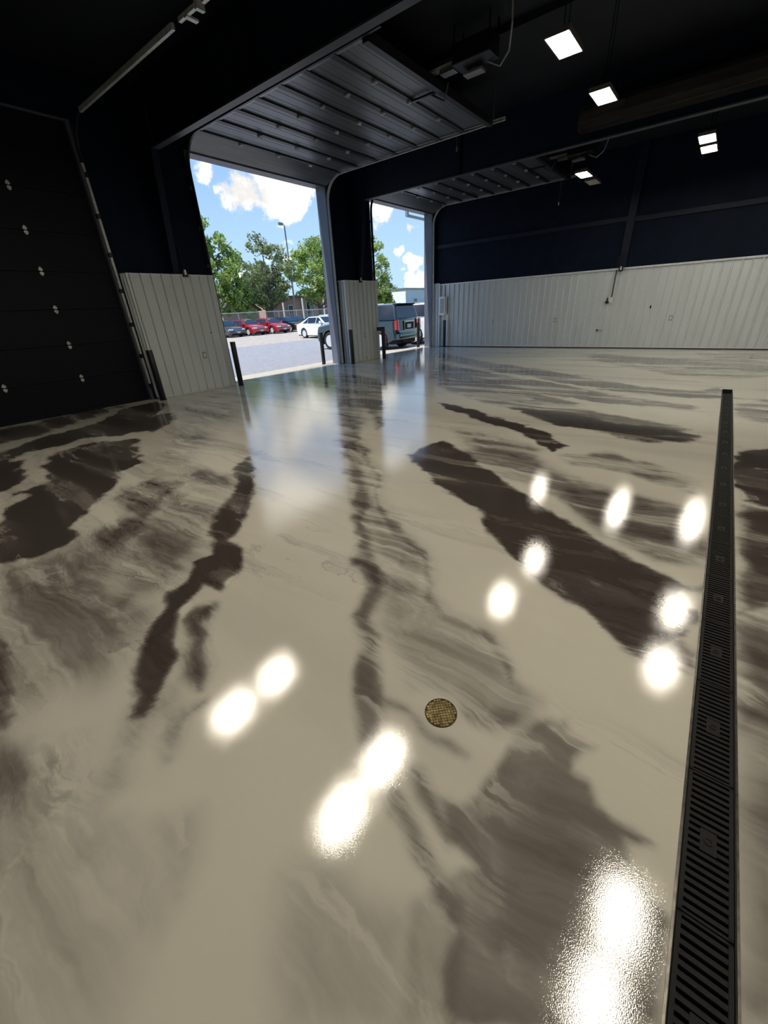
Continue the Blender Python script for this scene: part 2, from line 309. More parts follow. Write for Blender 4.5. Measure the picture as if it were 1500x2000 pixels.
(0.25,0.4,[(-0.653,0.231),(-0.555,0.335),(-0.434,0.319),(-0.3,0.364),(-0.188,0.202),(-0.414,0.031),(-0.539,0.109)]),
(0.95,0.05,[(0.455,5.44),(0.727,5.749),(0.969,5.766),(0.819,4.013),(0.457,4.056)]),
(0.8,0.1,[(0.456,3.944),(0.815,3.961),(0.703,2.655),(0.444,2.379)]),
(0.68,0.2,[(0.444,2.428),(0.703,2.655),(0.622,1.7),(0.441,1.596)]),
(0.4,0.3,[(0.441,1.65),(0.629,1.785),(0.541,0.753),(0.432,0.671)]),
(0.45,0.1,[(0.439,7.938),(0.855,8.443),(1.183,8.279),(1.058,6.817),(0.686,6.985),(0.508,7.202)]),
(0.6,0.08,[(-7.482,8.214),(-6.269,7.868),(-5.079,6.45),(-3.521,4.36),(-4.079,4.846),(-4.856,5.516),(-6.166,6.945)]),
(0.4,0.15,[(-8.117,8.286),(-7.33,8.084),(-4.591,5.192),(-3.436,3.789),(-3.634,3.682)]),
(0.35,0.2,[(-2.081,3.956),(-1.828,4.379),(-1.278,4.212),(-0.857,3.859),(-0.574,3.543),(-0.709,3.337),(-1.04,3.528),(-1.383,3.626)]),
(0.5,0.2,[(-0.898,3.835),(-0.386,3.722),(0.11,3.568),(0.237,3.105),(0.246,2.816),(0.002,2.761),(-0.344,2.941),(-0.66,3.308)]),
(0.42,0.12,[(-1.01,4.403),(-0.573,4.746),(-0.082,4.503),(0.141,4.308),(0.115,4.002),(-0.387,4.214),(-0.805,4.213)]),
(0.3,0.2,[(-2.482,4.842),(-1.906,4.871),(-1.316,4.49),(-1.343,4.081),(-2.003,4.328)]),
(0.25,0.3,[(-8.39,3.898),(-8.594,4.963),(-7.16,4.461),(-5.512,2.953),(-4.855,2.066),(-5.095,1.928),(-6.413,2.79)]),
(0.3,0.1,[(-8.848,7.11),(-8.327,7.743),(-7.15,7.308),(-6.627,6.424),(-7.55,6.331)])]

def spaced(lo,hi,fn,extra=()):
    out=[0.0]; x=0
    while x<hi: x+=fn(x); out.append(min(x,hi))
    x=0
    while x>lo: x-=fn(x); out.append(max(x,lo))
    out=sorted(set([round(v,4) for v in out]))
    for e in extra:
        i=min(range(len(out)),key=lambda j:abs(out[j]-e)); out[i]=e
    return np.array(sorted(set(out)))
fx=lambda x:(.011+.0058*abs(x)) if x<1.3 else .35
fy=lambda y:(.011+.0062*abs(y)) if y>0.3 else (.03 if y>-.2 else .35)
gx=spaced(XO-.03,XR,fx,(TX0,TX1)); gy=spaced(YF,YB,fy,(TY1,))
GX,GY=np.meshgrid(gx,gy,indexing='ij')
def vnoise(x,y,seed):
    """smooth value noise, vectorised"""
    rng=np.random.RandomState(seed); T=rng.rand(256,256).astype(np.float32)
    xi=np.floor(x).astype(int); yi=np.floor(y).astype(int); xf=x-xi; yf=y-yi
    u=xf*xf*xf*(xf*(xf*6-15)+10); v=yf*yf*yf*(yf*(yf*6-15)+10)
    a=T[xi&255,yi&255]; b=T[(xi+1)&255,yi&255]; c=T[xi&255,(yi+1)&255]; d=T[(xi+1)&255,(yi+1)&255]
    return (a*(1-u)+b*u)*(1-v)+(c*(1-u)+d*u)*v
def fbm(x,y,seed,o=4):
    s=0;a=.5
    for i in range(o): s=s+a*(vnoise(x,y,seed+i)-.5); x=x*2.03+11.3; y=y*2.03+5.7; a*=.55
    return s
U=(GX-GY)*.7071; V=(GX+GY)*.7071          # U runs along the pour, V across it
dist=np.sqrt(GX**2+GY**2)+.6
w1=fbm(U*1.1/1,V*1.9,3,5); w2=fbm(U*1.3,V*2.1,31,5)
f1=fbm(U*5,V*9,57,4); f2=fbm(U*5,V*9,77,4)
amp=np.clip(.034*dist,.02,.22)
WX=GX+(w1*amp*1.3+f1*amp*.7); WY=GY+(w2*amp*1.3+f2*amp*.7)
tot=np.zeros_like(GX)
for inten,soft,poly in POLYS:
    P=np.array(poly); n=len(P)
    bx0,by0=P.min(0)-.8; bx1,by1=P.max(0)+.8
    ix=np.where((gx>bx0)&(gx<bx1))[0]; iy=np.where((gy>by0)&(gy<by1))[0]
    if len(ix)==0 or len(iy)==0: continue
    sl=(slice(ix[0],ix[-1]+1),slice(iy[0],iy[-1]+1))
    px=WX[sl]; py=WY[sl]; dm=np.full(px.shape,1e9); ins=np.zeros(px.shape,bool)
    for i in range(n):
        x0,y0=P[i]; x1,y1=P[(i+1)%n]; ex,ey=x1-x0,y1-y0; l2=ex*ex+ey*ey+1e-12
        t=np.clip(((px-x0)*ex+(py-y0)*ey)/l2,0,1); dx=px-x0-t*ex; dy=py-y0-t*ey
        dm=np.minimum(dm,dx*dx+dy*dy)
        if y0!=y1: ins^=((y0>py)!=(y1>py))&(px<(x1-x0)*(py-y0)/(y1-y0)+x0)
    d=np.sqrt(dm); sd_=np.where(ins,d,-d); wd=soft*dist[sl]*.15+.006
    s=np.clip(sd_/wd*.5+.5,0,1); s=s*s*(3-2*s)
    tot[sl]=1-(1-tot[sl])*(1-np.clip(inten*s,0,.999)) if inten<=.5 else np.maximum(tot[sl],inten*s)
nx,ny=len(gx),len(gy)
co=np.stack([GX,GY,np.zeros_like(GX)],-1).reshape(-1,3)
idx=np.arange(nx*ny).reshape(nx,ny)
cx=(gx[:-1]+gx[1:])/2; cy=(gy[:-1]+gy[1:])/2
keep=~(((cx>TX0)&(cx<TX1))[:,None]&(cy<TY1)[None,:])
a=idx[:-1,:-1][keep]; b=idx[1:,:-1][keep]; c=idx[1:,1:][keep]; d=idx[:-1,1:][keep]
faces=np.stack([a,b,c,d],1)
me=bpy.data.meshes.new('floor'); me.vertices.add(nx*ny); me.vertices.foreach_set('co',co.ravel().astype(np.float32))
me.loops.add(faces.size); me.loops.foreach_set('vertex_index',faces.ravel().astype(np.int32))
me.polygons.add(len(faces)); me.polygons.foreach_set('loop_start',np.arange(0,faces.size,4,dtype=np.int32)); me.update(calc_edges=True)
at=me.attributes.new('pigment','FLOAT','POINT'); at.data.foreach_set('value',tot.ravel().astype(np.float32))
fm=bpy.data.materials.new('metallic_epoxy'); fm.use_nodes=True; nt=fm.node_tree; B=nt.nodes['Principled BSDF']
tcn=N('ShaderNodeTexCoord'); P0=tcn.outputs['Object']
mp=N('ShaderNodeMapping'); L(P0,mp.inputs[0]); mp.inputs['Rotation'].default_value=(0,0,R(45)); mp.inputs['Scale'].default_value=(.42,1.0,1)   # x along pour after rotation
def noise(scale,detail=5,rough=.55,dist_=0.0,v=None):
    n=N('ShaderNodeTexNoise'); L(v if v is not None else mp.outputs[0],n.inputs['Vector']); n.inputs['Scale'].default_value=scale
    n.inputs['Detail'].default_value=detail; n.inputs['Roughness'].default_value=rough; n.inputs['Distortion'].default_value=dist_; return n.outputs[0]
A=N('ShaderNodeAttribute',attribute_name='pigment').outputs['Fac']
nA=noise(1.6,6,.58,1.4); nC=noise(.55,4,.5,1.2); nD=noise(9,4,.6,1.2)
mps=N('ShaderNodeMapping'); L(P0,mps.inputs[0]); mps.inputs['Rotation'].default_value=(0,0,R(45)); mps.inputs['Scale'].default_value=(.16,1.0,1)
# slow bend of the pour direction before the streaks are laid down
wn=N('ShaderNodeTexNoise'); L(P0,wn.inputs['Vector']); wn.inputs['Scale'].default_value=.9; wn.inputs['Detail'].default_value=3
ws=N('ShaderNodeVectorMath',operation='MULTIPLY_ADD'); L(wn.outputs['Color'],ws.inputs[0]); ws.inputs[1].default_value=(.25,.42,0); L(mps.outputs[0],ws.inputs[2])
wn2=N('ShaderNodeTexNoise'); L(P0,wn2.inputs['Vector']); wn2.inputs['Scale'].default_value=5; wn2.inputs['Detail'].default_value=3
ws2=N('ShaderNodeVectorMath',operation='MULTIPLY_ADD'); L(wn2.outputs['Color'],ws2.inputs[0]); ws2.inputs[1].default_value=(.05,.10,0); L(ws.outputs[0],ws2.inputs[2])
sA=noise(2.6,7,.62,.5,ws2.outputs[0]); sB=noise(7.5,5,.6,.8,ws2.outputs[0]); sC=noise(1.1,5,.55,.8,ws.outputs[0])
def ridge(n,w,c=.5): return maprange(math_('ABSOLUTE',math_('SUBTRACT',n,c)),0,w,1,0)
sS=math_('SUBTRACT',math_('ADD',math_('MULTIPLY',sA,.65),math_('MULTIPLY',sB,.35)),.5)      # signed streak
dc=N('ShaderNodeVectorMath',operation='DISTANCE'); L(P0,dc.inputs[0]); dc.inputs[1].default_value=(-.05,.55,0)
calm=maprange(dc.outputs['Value'],.7,2.2,.30,1)     # the last pour near here stayed cloudy, not streaky
mid=math_('MULTIPLY',maprange(A,.04,.32),calm)
full=maprange(A,.55,.95)
dens=math_('MULTIPLY',A,maprange(sA,.32,.60,.72,1.08))
v=math_('ADD',dens,math_('MULTIPLY',sS,math_('ADD',.10,math_('SUBTRACT',math_('MULTIPLY',mid,2.3),math_('MULTIPLY',full,1.5)))))
# free wisps out on the pale ground, denser where the slow noise says so
v=math_('ADD',v,math_('MULTIPLY',math_('MULTIPLY',maprange(sA,.50,.68),maprange(sC,.46,.62)),.30))
v=math_('ADD',v,math_('MULTIPLY',maprange(nC,.42,.68),.10))
# fine dark threads
v=math_('ADD',v,math_('MULTIPLY',math_('MULTIPLY',ridge(sA,.012,.53),maprange(sC,.48,.60)),.16))
# pale filaments inside the dark pools
v=math_('SUBTRACT',v,math_('MULTIPLY',math_('MULTIPLY',ridge(sA,.035,.44),maprange(nA,.46,.60)),math_('MULTIPLY',A,.40)))
cr=N('ShaderNodeValToRGB'); L(v,cr.inputs[0]); e=cr.color_ramp.elements
e[0].position=0; e[0].color=(.64,.61,.525,1); e[1].position=1; e[1].color=(.060,.049,.043,1)
for p,cv in ((.22,(.45,.425,.375)),(.5,(.215,.195,.172)),(.78,(.105,.088,.078))):
    q=e.new(p); q.color=(*cv,1)
L(cr.outputs[0],B.inputs['Base Color']); B.inputs['Roughness'].default_value=.35
B.inputs['Specular IOR Level'].default_value=.0
B.inputs['Coat Weight'].default_value=1; B.inputs['Coat Roughness'].default_value=.045; B.inputs['Coat IOR'].default_value=1.95
# orange-peel ripple of the clear coat
ob=N('ShaderNodeTexNoise'); L(P0,ob.inputs['Vector']); ob.inputs['Scale'].default_value=330; ob.inputs['Detail'].default_value=1.5
ob2=N('ShaderNodeTexNoise'); L(P0,ob2.inputs['Vector']); ob2.inputs['Scale'].default_value=3.5; ob2.inputs['Detail'].default_value=2
bp=N('ShaderNodeBump'); bp.inputs['Strength'].default_value=.25; bp.inputs['Distance'].default_value=.0005; L(ob.outputs[0],bp.inputs['Height'])
bp2=N('ShaderNodeBump'); bp2.inputs['Strength'].default_value=.10; bp2.inputs['Distance'].default_value=.0016; L(ob2.outputs[0],bp2.inputs['Height']); L(bp.outputs[0],bp2.inputs['Normal'])
L(bp2.outputs[0],B.inputs['Coat Normal'])
me.materials.append(fm)
floor=tag(link('floor',me),kind='structure')
# saw cut joint far across the floor
MB().box(-6.44,-.75,13.27,13.276,.0005,.002).build('saw_cut',M['black'],floor)
# pale colour strip standing in for the sunlit edge at the open thresholds
for a,b in DOORS[1:]: MB().box(XO-.10,XO+.03,a,b,-.03,.004).build('sunlit_edge_strip',M['concrete'],floor)

# --------------------------------------------------------------- white ribbed wainscot sheets
def sheet_mesh(w,h,start=.104,pitch=.2085):
    pr=[(0,0)]; x=start
    while x<w-.03:
        pr+= [(x-.022,0),(x-.014,.042),(x+.014,.042),(x+.022,0)]; x+=pitch
    pr.append((w,0)); n=len(pr); v=[(a,b,0) for a,b in pr]+[(a,b,h) for a,b in pr]
    me=MB(); me.add(v,[(i,i+1,i+1+n,i+n) for i in range(n-1)]); return me
W4=4*.2085
sh=sheet_mesh(W4,2.24).data('wainscot_sheet',M['white'],fix=False)
x=.477-.104-.2085*3; k=0
x0=x
while x0-W4>XW+.02: x0-=W4
while x0<XR-.4:
    o=link('wainscot_sheet',sh,wall_back); o.location=(x0+W4,YB-.002,.03); o.rotation_euler=(0,0,math.pi)
    x0+=W4
o=sheet_mesh(.58,2.24).build('wainscot_sheet',M['white'],wall_back,fix=False)
xs=x
while xs-W4>XW+.02: xs-=W4
o.location=(xs,YB-.012,.03); o.rotation_euler=(0,0,math.pi); o.scale=((xs-XW)/.58,1,1)
MB().box(XW,XR,YB-.052,YB,2.265,2.31).build('top_trim',M['trimw'],wall_back)
MB().box(XW,XR,YB-.035,YB,.03,.055).build('base_trim',M['trimw'],wall_back)
MB().box(XW,XR,YB-.03,YB,0,.03).build('floor_gap',M['black'],wall_back)
# piers between the doors: wainscot boxes that stand proud of the wall
def pier(y0,y1,xf,top):
    h=top-.03
    core=MB().box(XW,xf-.012,y0+.012,y1-.012,0,top-.01).build('pier_core',M['white'],wall_left)
    n=int((y1-y0)//.2085); w=y1-y0
    o=sheet_mesh(w,h,start=.13).build('wainscot_sheet',M['white'],wall_left,fix=False); o.rotation_euler=(0,0,R(-90)); o.location=(xf-.006,y1,.03)
    # side return facing the camera
    wd=xf-XW
    o=sheet_mesh(wd,h,start=.09,pitch=.10).build('wainscot_sheet',M['white'],wall_left,fix=False); o.rotation_euler=(0,0,math.pi); o.location=(xf,y0+.01,.03)
    MB().box(XW,xf+.006,y0-.006,y1+.004,top-.035,top).build('top_trim',M['trimw'],wall_left)
    MB().box(xf-.02,xf+.004,y0-.004,y1+.004,.02,.045).box(xf-.02,xf+.014,y0-.008,y0+.02,.03,top-.03).build('corner_trim',M['trimw'],wall_left)
pier(4.03,5.89,-9.36,2.40)
pier(10.22,11.80,-9.32,2.37)
pier(-1.9,-.05,-9.36,2.40)
pier(15.80,15.89,-9.30,2.34)

# --------------------------------------------------------------- rigid frames: tapered columns, roof beams
ZB=4.37
def frame(y,n):
    mb=MB(); w=.065
    mb.prism([(XW,0),(-9.43,0),(-9.42,2.3),(-9.10,ZB),(-9.10,ZC),(XW,ZC)],'y',y-.01,y+.01)   # column web (x,z)
    mb.prism([(-9.44,0),(-9.41,0),(-9.40,2.3),(-9.08,ZB+.02),(-9.11,ZB+.02),(-9.43,2.3)],'y',y-w,y+w)
    col=tag(mb.build('frame_column',M['steel']),kind='structure')
    b=MB(); b.box(-9.03,XR,y-.012,y+.012,ZB,ZC); 
    for xs_ in np.arange(-6,XR,3.0): b.box(xs_-.008,xs_+.008,y-w,y+w,ZB+.02,ZC)
    bw=tag(b.build('roof_beam',M['steel']),kind='structure')
    MB().box(-9.03,XR,y-w,y+w,ZB-.012,ZB+.012).build('bottom_flange',M['flange'],bw)
frame(5.07,1); frame(11.12,2); frame(-1.0,3)
# end wall post, girts
tag(MB().box(-2.95,-2.75,YB-.10,YB-.001,2.31,ZC).build('wall_post',M['steel']),kind='structure')
tag(MB().box(XW,-2.95,YB-.06,YB-.001,3.50,3.62).box(-2.75,XR,YB-.06,YB-.001,3.46,3.58).build('wall_girt',M['steel']),kind='structure')
for y in (-3.5,1.6,8.2,13.4):
    tag(MB().box(XW,XR,y-.03,y+.03,ZC-.09,ZC-.001).build('roof_purlin',M['ceil']),kind='structure')

# --------------------------------------------------------------- overhead doors
ZD=4.83
def hinge(mb,x,y,z): mb.box(x-.045,x+.045,y-.03,y+.03,z-.030,z-.004); cyl(mb,(x,y-.045,z-.034),(x,y+.045,z-.034),.013,8)
def raised_door(name,y0,y1):
    o=tag(empty(name),kind='structure')
    lines=[-9.05,-8.40,-7.79,-7.19,-6.585,-5.985,-5.385,-4.78]
    n=4; hy=[y0+.06]+[y0+(y1-y0)*(i)/n for i in range(1,n)]+[y1-.06]
    for i in range(7):
        a,b=lines[i],lines[i+1]
        s=MB().box(a+.006,b-.006,y0,y1,ZD+.005,ZD+.05)
        s.box(a+.20,a+.206,y0+.05,y1-.05,ZD+.002,ZD+.006).box(b-.20,b-.194,y0+.05,y1-.05,ZD+.002,ZD+.006)
        sec=s.build('door_section',M['door'],o)
        r=MB().box(a+.003,a+.055,y0,y1,ZD-.022,ZD+.01).box(b-.055,b-.003,y0,y1,ZD-.022,ZD+.01).build('section_rail',M['doorrail'],sec)
        MB().box(a+.06,b-.06,y1-.07,y1-.005,ZD-.012,ZD+.01).box(a+.06,b-.06,y0+.005,y0+.07,ZD-.012,ZD+.01).build('end_stile',M['galv'],sec)
        for yy in hy[1:-1]:
            h=MB(); hinge(h,a,yy,ZD-.018); h.build('hinge',M['galvb'],o)
        for yy in (y1+.02,y0-.02):
            h=MB(); cyl(h,(a,yy-.03,ZD-.01),(a,yy+.035,ZD-.01),.022,10); h.box(a-.05,a+.05,min(yy,yy),yy+.01,ZD-.03,ZD+.01); h.build('roller',M['galv'],o)
    # lowest section hangs in the bend of the track
    s=MB().prism([(-9.055,ZD+.045),(-9.055,ZD),(-9.50,ZD-.215),(-9.53,ZD-.175)],'y',y0,y1); s=s.build('door_section',M['door'],o)
    MB().prism([(-9.50,ZD-.215),(-9.53,ZD-.175),(-9.56,ZD-.20),(-9.53,ZD-.245)],'y',y0,y1).build('weather_seal',M['doorrail'],s)
    # reinforcing strut and operator arm on the top section
    MB().box(-4.80,-4.70,y0,y1,ZD-.075,ZD+.05).build('top_strut',M['doorrail'],o)
    ym=(y0+y1)/2
    a=MB(); a.box(-5.35,-4.72,ym-.025,ym+.025,ZD-.05,ZD-.02); a.tube([(-4.95,ym+.02,ZD-.04),(-4.75,ym+.13,ZD-.14),(-4.62,ym+.02,ZD+.03)],.016,6); a.build('operator_arm',M['black'],o)
    # tracks: vertical, bend, horizontal
    for yy,sg in ((y1+.055,1),(y0-.055,-1)):
        pts=[(XW+.06,.02),(XW+.06,4.20)]+[(XW+.06+.55*(1-math.cos(t)),4.26+.55*math.sin(t)) for t in np.linspace(.15,math.pi/2,8)]+[(-4.45,ZD-.005)]
        t=MB()
        for (xa,za),(xb,zb) in zip(pts[:-1],pts[1:]):
            dx,dz=xb-xa,zb-za; l=math.hypot(dx,dz); nx_,nz=-dz/l*.028,dx/l*.028
            t.prism([(xa+nx_,za+nz),(xa-nx_,za-nz),(xb-nx_,zb-nz),(xb+nx_,zb+nz)],'y',yy,yy+.004*sg)
            t.prism([(xa+nx_,za+nz),(xa+nx_*.8,za+nz*.8),(xb+nx_*.8,zb+nz*.8),(xb+nx_,zb+nz)],'y',yy-.035*sg,yy)
            t.prism([(xa-nx_,za-nz),(xa-nx_*.8,za-nz*.8),(xb-nx_*.8,zb-nz*.8),(xb-nx_,zb-nz)],'y',yy-.035*sg,yy)
        t.build('track',M['galvb'] if sg>0 else M['doorrail'],o)
        t=MB()
        for zz_ in (.5,1.2,1.9,2.6,3.3,4.0): t.box(XW+.001,XW+.05,yy+.004*sg,yy+.02*sg,zz_-.03,zz_+.03)
        t.build('track_bracket',M['galv'],o)
        t=MB().box(-4.75,-4.71,yy,yy+.02*sg,ZD,ZC-.001).box(-7.2,-7.16,yy,yy+.02*sg,ZD,ZC-.001).build('track_hanger',M['galv'],o)
    return o
d2=raised_door('door_2',6.02,10.02)
d3=raised_door('door_3',12.0,15.68)
# lift cable along the second pier edge
c=MB(); cyl(c,(XW+.08,11.86,.1),(XW+.08,11.86,4.5),.006,6); cyl(c,(XW+.02,11.93,.1),(XW+.02,11.93,4.45),.012,6); c.build('lift_cable',M['black'],d3)
c=MB(); cyl(c,(XW+.05,6.0,2.3),(XW+.05,6.0,4.5),.006,6); c.build('lift_cable',M['black'],d2)
# closed door at the left
d1=tag(empty('door_1'),kind='structure'); xd=XW-.08
for i in range(8):
    z0=.02+.598*i
    s=MB().box(xd-.05,xd,.03,3.89,z0+.004,z0+.594 if i<7 else ZH-.01).build('door_section',M['doordark'],d1)
    MB().box(xd,xd+.012,.04,3.88,z0+.004,z0+.05).box(xd,xd+.012,.04,3.88,z0+.55,min(z0+.594,ZH-.02)).build('section_rail',M['doordark'],s)
    if i:
        for yy in (.40,1.58,2.77):
            for sg in (-1,1):
                h=MB().prism([(yy-.012,z0+sg*.006),(yy+.012,z0+sg*.006),(yy+.034,z0+sg*.022),(yy+.022,z0+sg*.05),(yy,z0+sg*.072),(yy-.022,z0+sg*.05),(yy-.034,z0+sg*.022)],'x',xd+.012,xd+.020)
                h.build('hinge_leaf',M['galvb'],d1)
MB().box(xd-.09,xd-.05,.02,3.90,0,ZH).build('gap_light_block',M['doordark'],d1); MB().box(xd-.05,xd+.01,.02,3.90,0,.03).build('bottom_seal',M['doordark'],d1)  # sheet behind the sections is added to block daylight through their gaps
t=MB()
for i in range(6):
    z0=.34+.6*i; t.box(XW+.03,XW+.075,3.915,3.955,z0,z0+.52)
t.box(XW+.03,XW+.075,3.915,3.955,3.94,4.06); t.build('track',M['galvb'],d1)
t=MB()
for i in range(6): z0=.30+.6*i; t.box(XW,XW+.085,3.905,3.965,z0-.035,z0+.035)
t.box(XW,XW+.04,3.955,3.98,.1,4.6); t.build('track_bracket',M['doorrail'],d1)
zt=4.63
t=MB(); t.tube([(XW+.05,3.95,4.06),(XW+.06,3.95,4.25),(XW+.14,3.95,4.43),(XW+.32,3.95,4.57),(XW+.56,3.95,zt)],.016,6); t.build('track_bend',M['doorrail'],d1)
t=MB().box(XW+.55,-6.0,3.93,3.97,zt-.03,zt+.03).box(-5.35,-4.2,3.93,3.97,zt-.03,zt+.03).build('track',M['galvb'],d1)
t=MB().box(-5.45,-5.40,3.90,4.0,zt-.06,ZC-.001).box(-5.85,-5.5,3.93,3.97,zt-.02,zt+.02).box(-5.72,-5.66,3.93,4.08,zt-.03,zt-.01).build('track_hanger',M['galvb'],d1)

# --------------------------------------------------------------- openers
def opener(x,y,label):
    o=empty('door_opener',(x,y,0),0,label,'door opener')
    MB().box(-.28,.36,-.17,.17,4.86,5.10).build('motor_housing',M['black'],o,bevel=.015)
    MB().box(-.95,-.22,-.045,-.02,4.93,4.97).box(-.95,-.22,.035,.06,4.93,4.97).build('rail',M['galvb'],o)
    MB().box(-.55,-.30,-.07,.09,4.86,4.92).build('trolley',M['galv'],o)
    MB().box(-.20,.12,.06,.23,4.79,4.825).build('lamp_panel',M['plate'],o,bevel=.006)
    MB().box(-.1,.02,.1,.18,4.825,4.87).build('lamp_bracket',M['galv'],o)
    c=MB(); c.tube([(.2,.12,4.86),(.38,.18,4.78),(.58,.02,4.84),(.72,-.25,5.0),(.76,-.4,5.29)],.013,8); c.build('power_cord',M['galv'],o)
    for a,b in ((-.25,-.15),(-.25,.15),(.33,-.15),(.33,.15)): MB().box(a-.012,a+.012,b-.012,b+.012,5.10,ZC).build('hanger_strap',M['black'],o)
    return o
opener(-4.05,7.80,'dark motor opener with grey lamp panel behind the nearer raised door')
opener(-4.02,13.92,'dark motor opener with grey lamp panel behind the far raised door')
for (x,y,zb,lab) in ((-5.58,10.15,4.58,'thin pull cord with small handle hanging beside the nearer raised door'),(-4.98,15.74,4.2,'thin pull cord with pale handle hanging beside the far raised door')):
    o=empty('pull_cord',(x,y,0),0,lab,'cord'); c=MB(); cyl(c,(0,0,zb+.06),(0,0,4.98),.005,6); c.build('cord',M['galv'],o)
    c=MB(); c.lathe([(.012,zb-.02),(.02,zb),(.02,zb+.05),(.008,zb+.07)],n=10); c.build('handle',M['galvb' if y>14 else 'galv'],o)
    c=MB(); c.box(-.02,.02,-.02,.02,4.98,ZC); c.build('cord_bracket',M['black'],o)

# --------------------------------------------------------------- high bay LED fixtures
ZL=4.27
def make_light(lit=True):
    o=empty('high_bay_light')
    w,l=.145,.30
    MB().box(-w,w,-l,l,ZL,ZL+.05).build('housing',M['housing'],o,bevel=.008)
    h=MB(); h.box(-w-.004,w+.004,-l-.004,-l+.010,ZL-.010,ZL+.004).box(-w-.004,w+.004,l-.010,l+.004,ZL-.010,ZL+.004).box(-w-.004,-w+.010,-l,l,ZL-.010,ZL+.004).box(w-.010,w+.004,-l,l,ZL-.010,ZL+.004); h.build('bezel',M['housing'],o)
    MB().box(-w+.012,w-.012,-l+.012,l-.012,ZL-.006,ZL-.001).build('lens',M['led'] if lit else M['ledoff'],o)
    MB().box(-.07,.07,-.10,.10,ZL+.05,ZL+.12).build('driver_box',M['housing'],o,bevel=.006)
    c=MB(); cyl(c,(0,-.08,ZL+.12),(0,-.08,ZC),.006,6); cyl(c,(0,.08,ZL+.12),(0,.08,ZC),.006,6); c.build('suspension_cable',M['black'],o)
    return o
LS=[(-2.33,6.83,1,'nearest lit ceiling light panel, largest and highest in view'),
    (-2.28,8.72,1,'second lit ceiling light panel, just in front of the dark heater hood'),
    (-3.62,13.12,1,'lit ceiling light panel beside the far raised door, next to an unlit one'),
    (-3.63,14.08,0,'unlit grey ceiling light panel beside the lit one near the far door'),
    (-1.13,12.40,1,'upper of the two lit panels paired at the right'),
    (-1.13,13.24,1,'lower of the two lit panels paired at the right')]
first=make_light(True); first_off=make_light(False)
for i,(x,y,lit,lab) in enumerate(LS):
    o=first if i==0 else (copy_tree(first) if lit else first_off)
    o.location=(x,y,0); tag(o,lab,'light fixture','high bay ceiling lights')
for (x,y) in [(-4.82,1.73),(-4.82,2.61),(-2.34,1.71),(-2.34,2.57),(.62,1.95),(.68,2.75),(.63,6.68),(.68,8.47),(.72,12.66),(.72,13.5),
              (3.4,2.2),(3.4,6.8),(3.4,12.6),(6.4,2.2),(6.4,6.8),(6.4,12.6),(-4.8,-3.2),(-2.3,-3.2),(.6,-3.2),(3.4,-3.2),(6.4,-3.2),(10.5,2.2),(10.5,8)]:  # panels on this line are unseen, added to light the hall
    o=copy_tree(first); o.location=(x,y,0); tag(o,'ceiling light panel outside the picture, placed from floor glare or added unseen to light the hall','light fixture','ceiling lights outside the frame')

# --------------------------------------------------------------- radiant heater hood beside the second beam
o=empty('radiant_heater',(-3.2,10.86,0),0,'long dark radiant heater hood running beside the second roof beam','heater')
prof=[(-.16,4.50),(-.165,4.62),(-.13,4.78),(-.06,4.87),(.06,4.89),(.13,4.80),(.165,4.62),(.16,4.50)]
inn=[(a*.94,b-.010) for a,b in prof][::-1]
MB().prism(prof+[(inn[0][0],4.50)]+inn[1:-1]+[(inn[-1][0],4.50)],'x',0,9).build('hood',M['hood'],o)
MB().prism(prof,'x',-.006,.004).build('end_cap',M['hood'],o)
c=MB(); cyl(c,(.05,-.05,4.62),(8.9,-.05,4.62),.05,12); c.build('burner_tube',M['galv'],o)
c=MB(); [c.box(x-.01,x+.01,-.01,.01,4.88,ZC) for x in (.6,3,6)]; c.build('hanger_chain',M['black'],o)
c=MB(); c.box(.25,.8,-.19,-.165,4.66,4.76); c.build('rating_panel',M['hood'],o)

# --------------------------------------------------------------- trench drain
dr=empty('trench_drain',(0,0,0),0,'long black slotted trench drain cut into the glossy floor','drain')
MB().box(TX0+.006,TX1-.006,YF+.1,TY1-.006,-.12,-.115).box(TX0,TX0+.006,YF+.1,TY1,-.12,-.001).box(TX1-.006,TX1,YF+.1,TY1,-.12,-.001).box(TX0,TX1,TY1-.006,TY1,-.12,-.001).build('channel',M['pit'],dr)
MB().box(TX0-.0035,TX0+.003,YF+.1,TY1,-.03,.0025).box(TX1-.003,TX1+.0035,YF+.1,TY1,-.03,.0025).box(TX0,TX1,TY1-.003,TY1+.003,-.03,.002).build('edge_rail',M['rail'],dr)
gl=.47; pitch=gl/20; ga,gb=TX0+.008,TX1-.008; gm=(ga+gb)/2
g=MB(); g.box(ga,ga+.011,.002,gl-.002,-.022,-.002).box(gb-.011,gb,.002,gl-.002,-.022,-.002)
g.box(ga,gb,.002,.009,-.022,-.002).box(ga,gb,gl-.009,gl-.002,-.022,-.002)
for i in range(1,20):
    y=i*pitch; g.box(ga+.010,gb-.010,y-.0062,y+.0062,-.024,-.0035)
gd=g.data('grate',M['iron'])
bt=MB(); bt.box(gm-.021,gm+.021,gl/2-.036,gl/2+.036,-.020,-.0015).lathe([(.012,-.002),(.012,.0015),(.008,.0015),(.0075,-.001),(0.002,-.001)],n=14,c=(gm,gl/2,0))
bd=bt.data('bolt_plate',M['iron'])
y=1.071-gl/2-gl*3
while y+gl<TY1+.03:
    o=link('grate',gd,dr,(0,y,0)); link('bolt_plate',bd,o); y+=gl
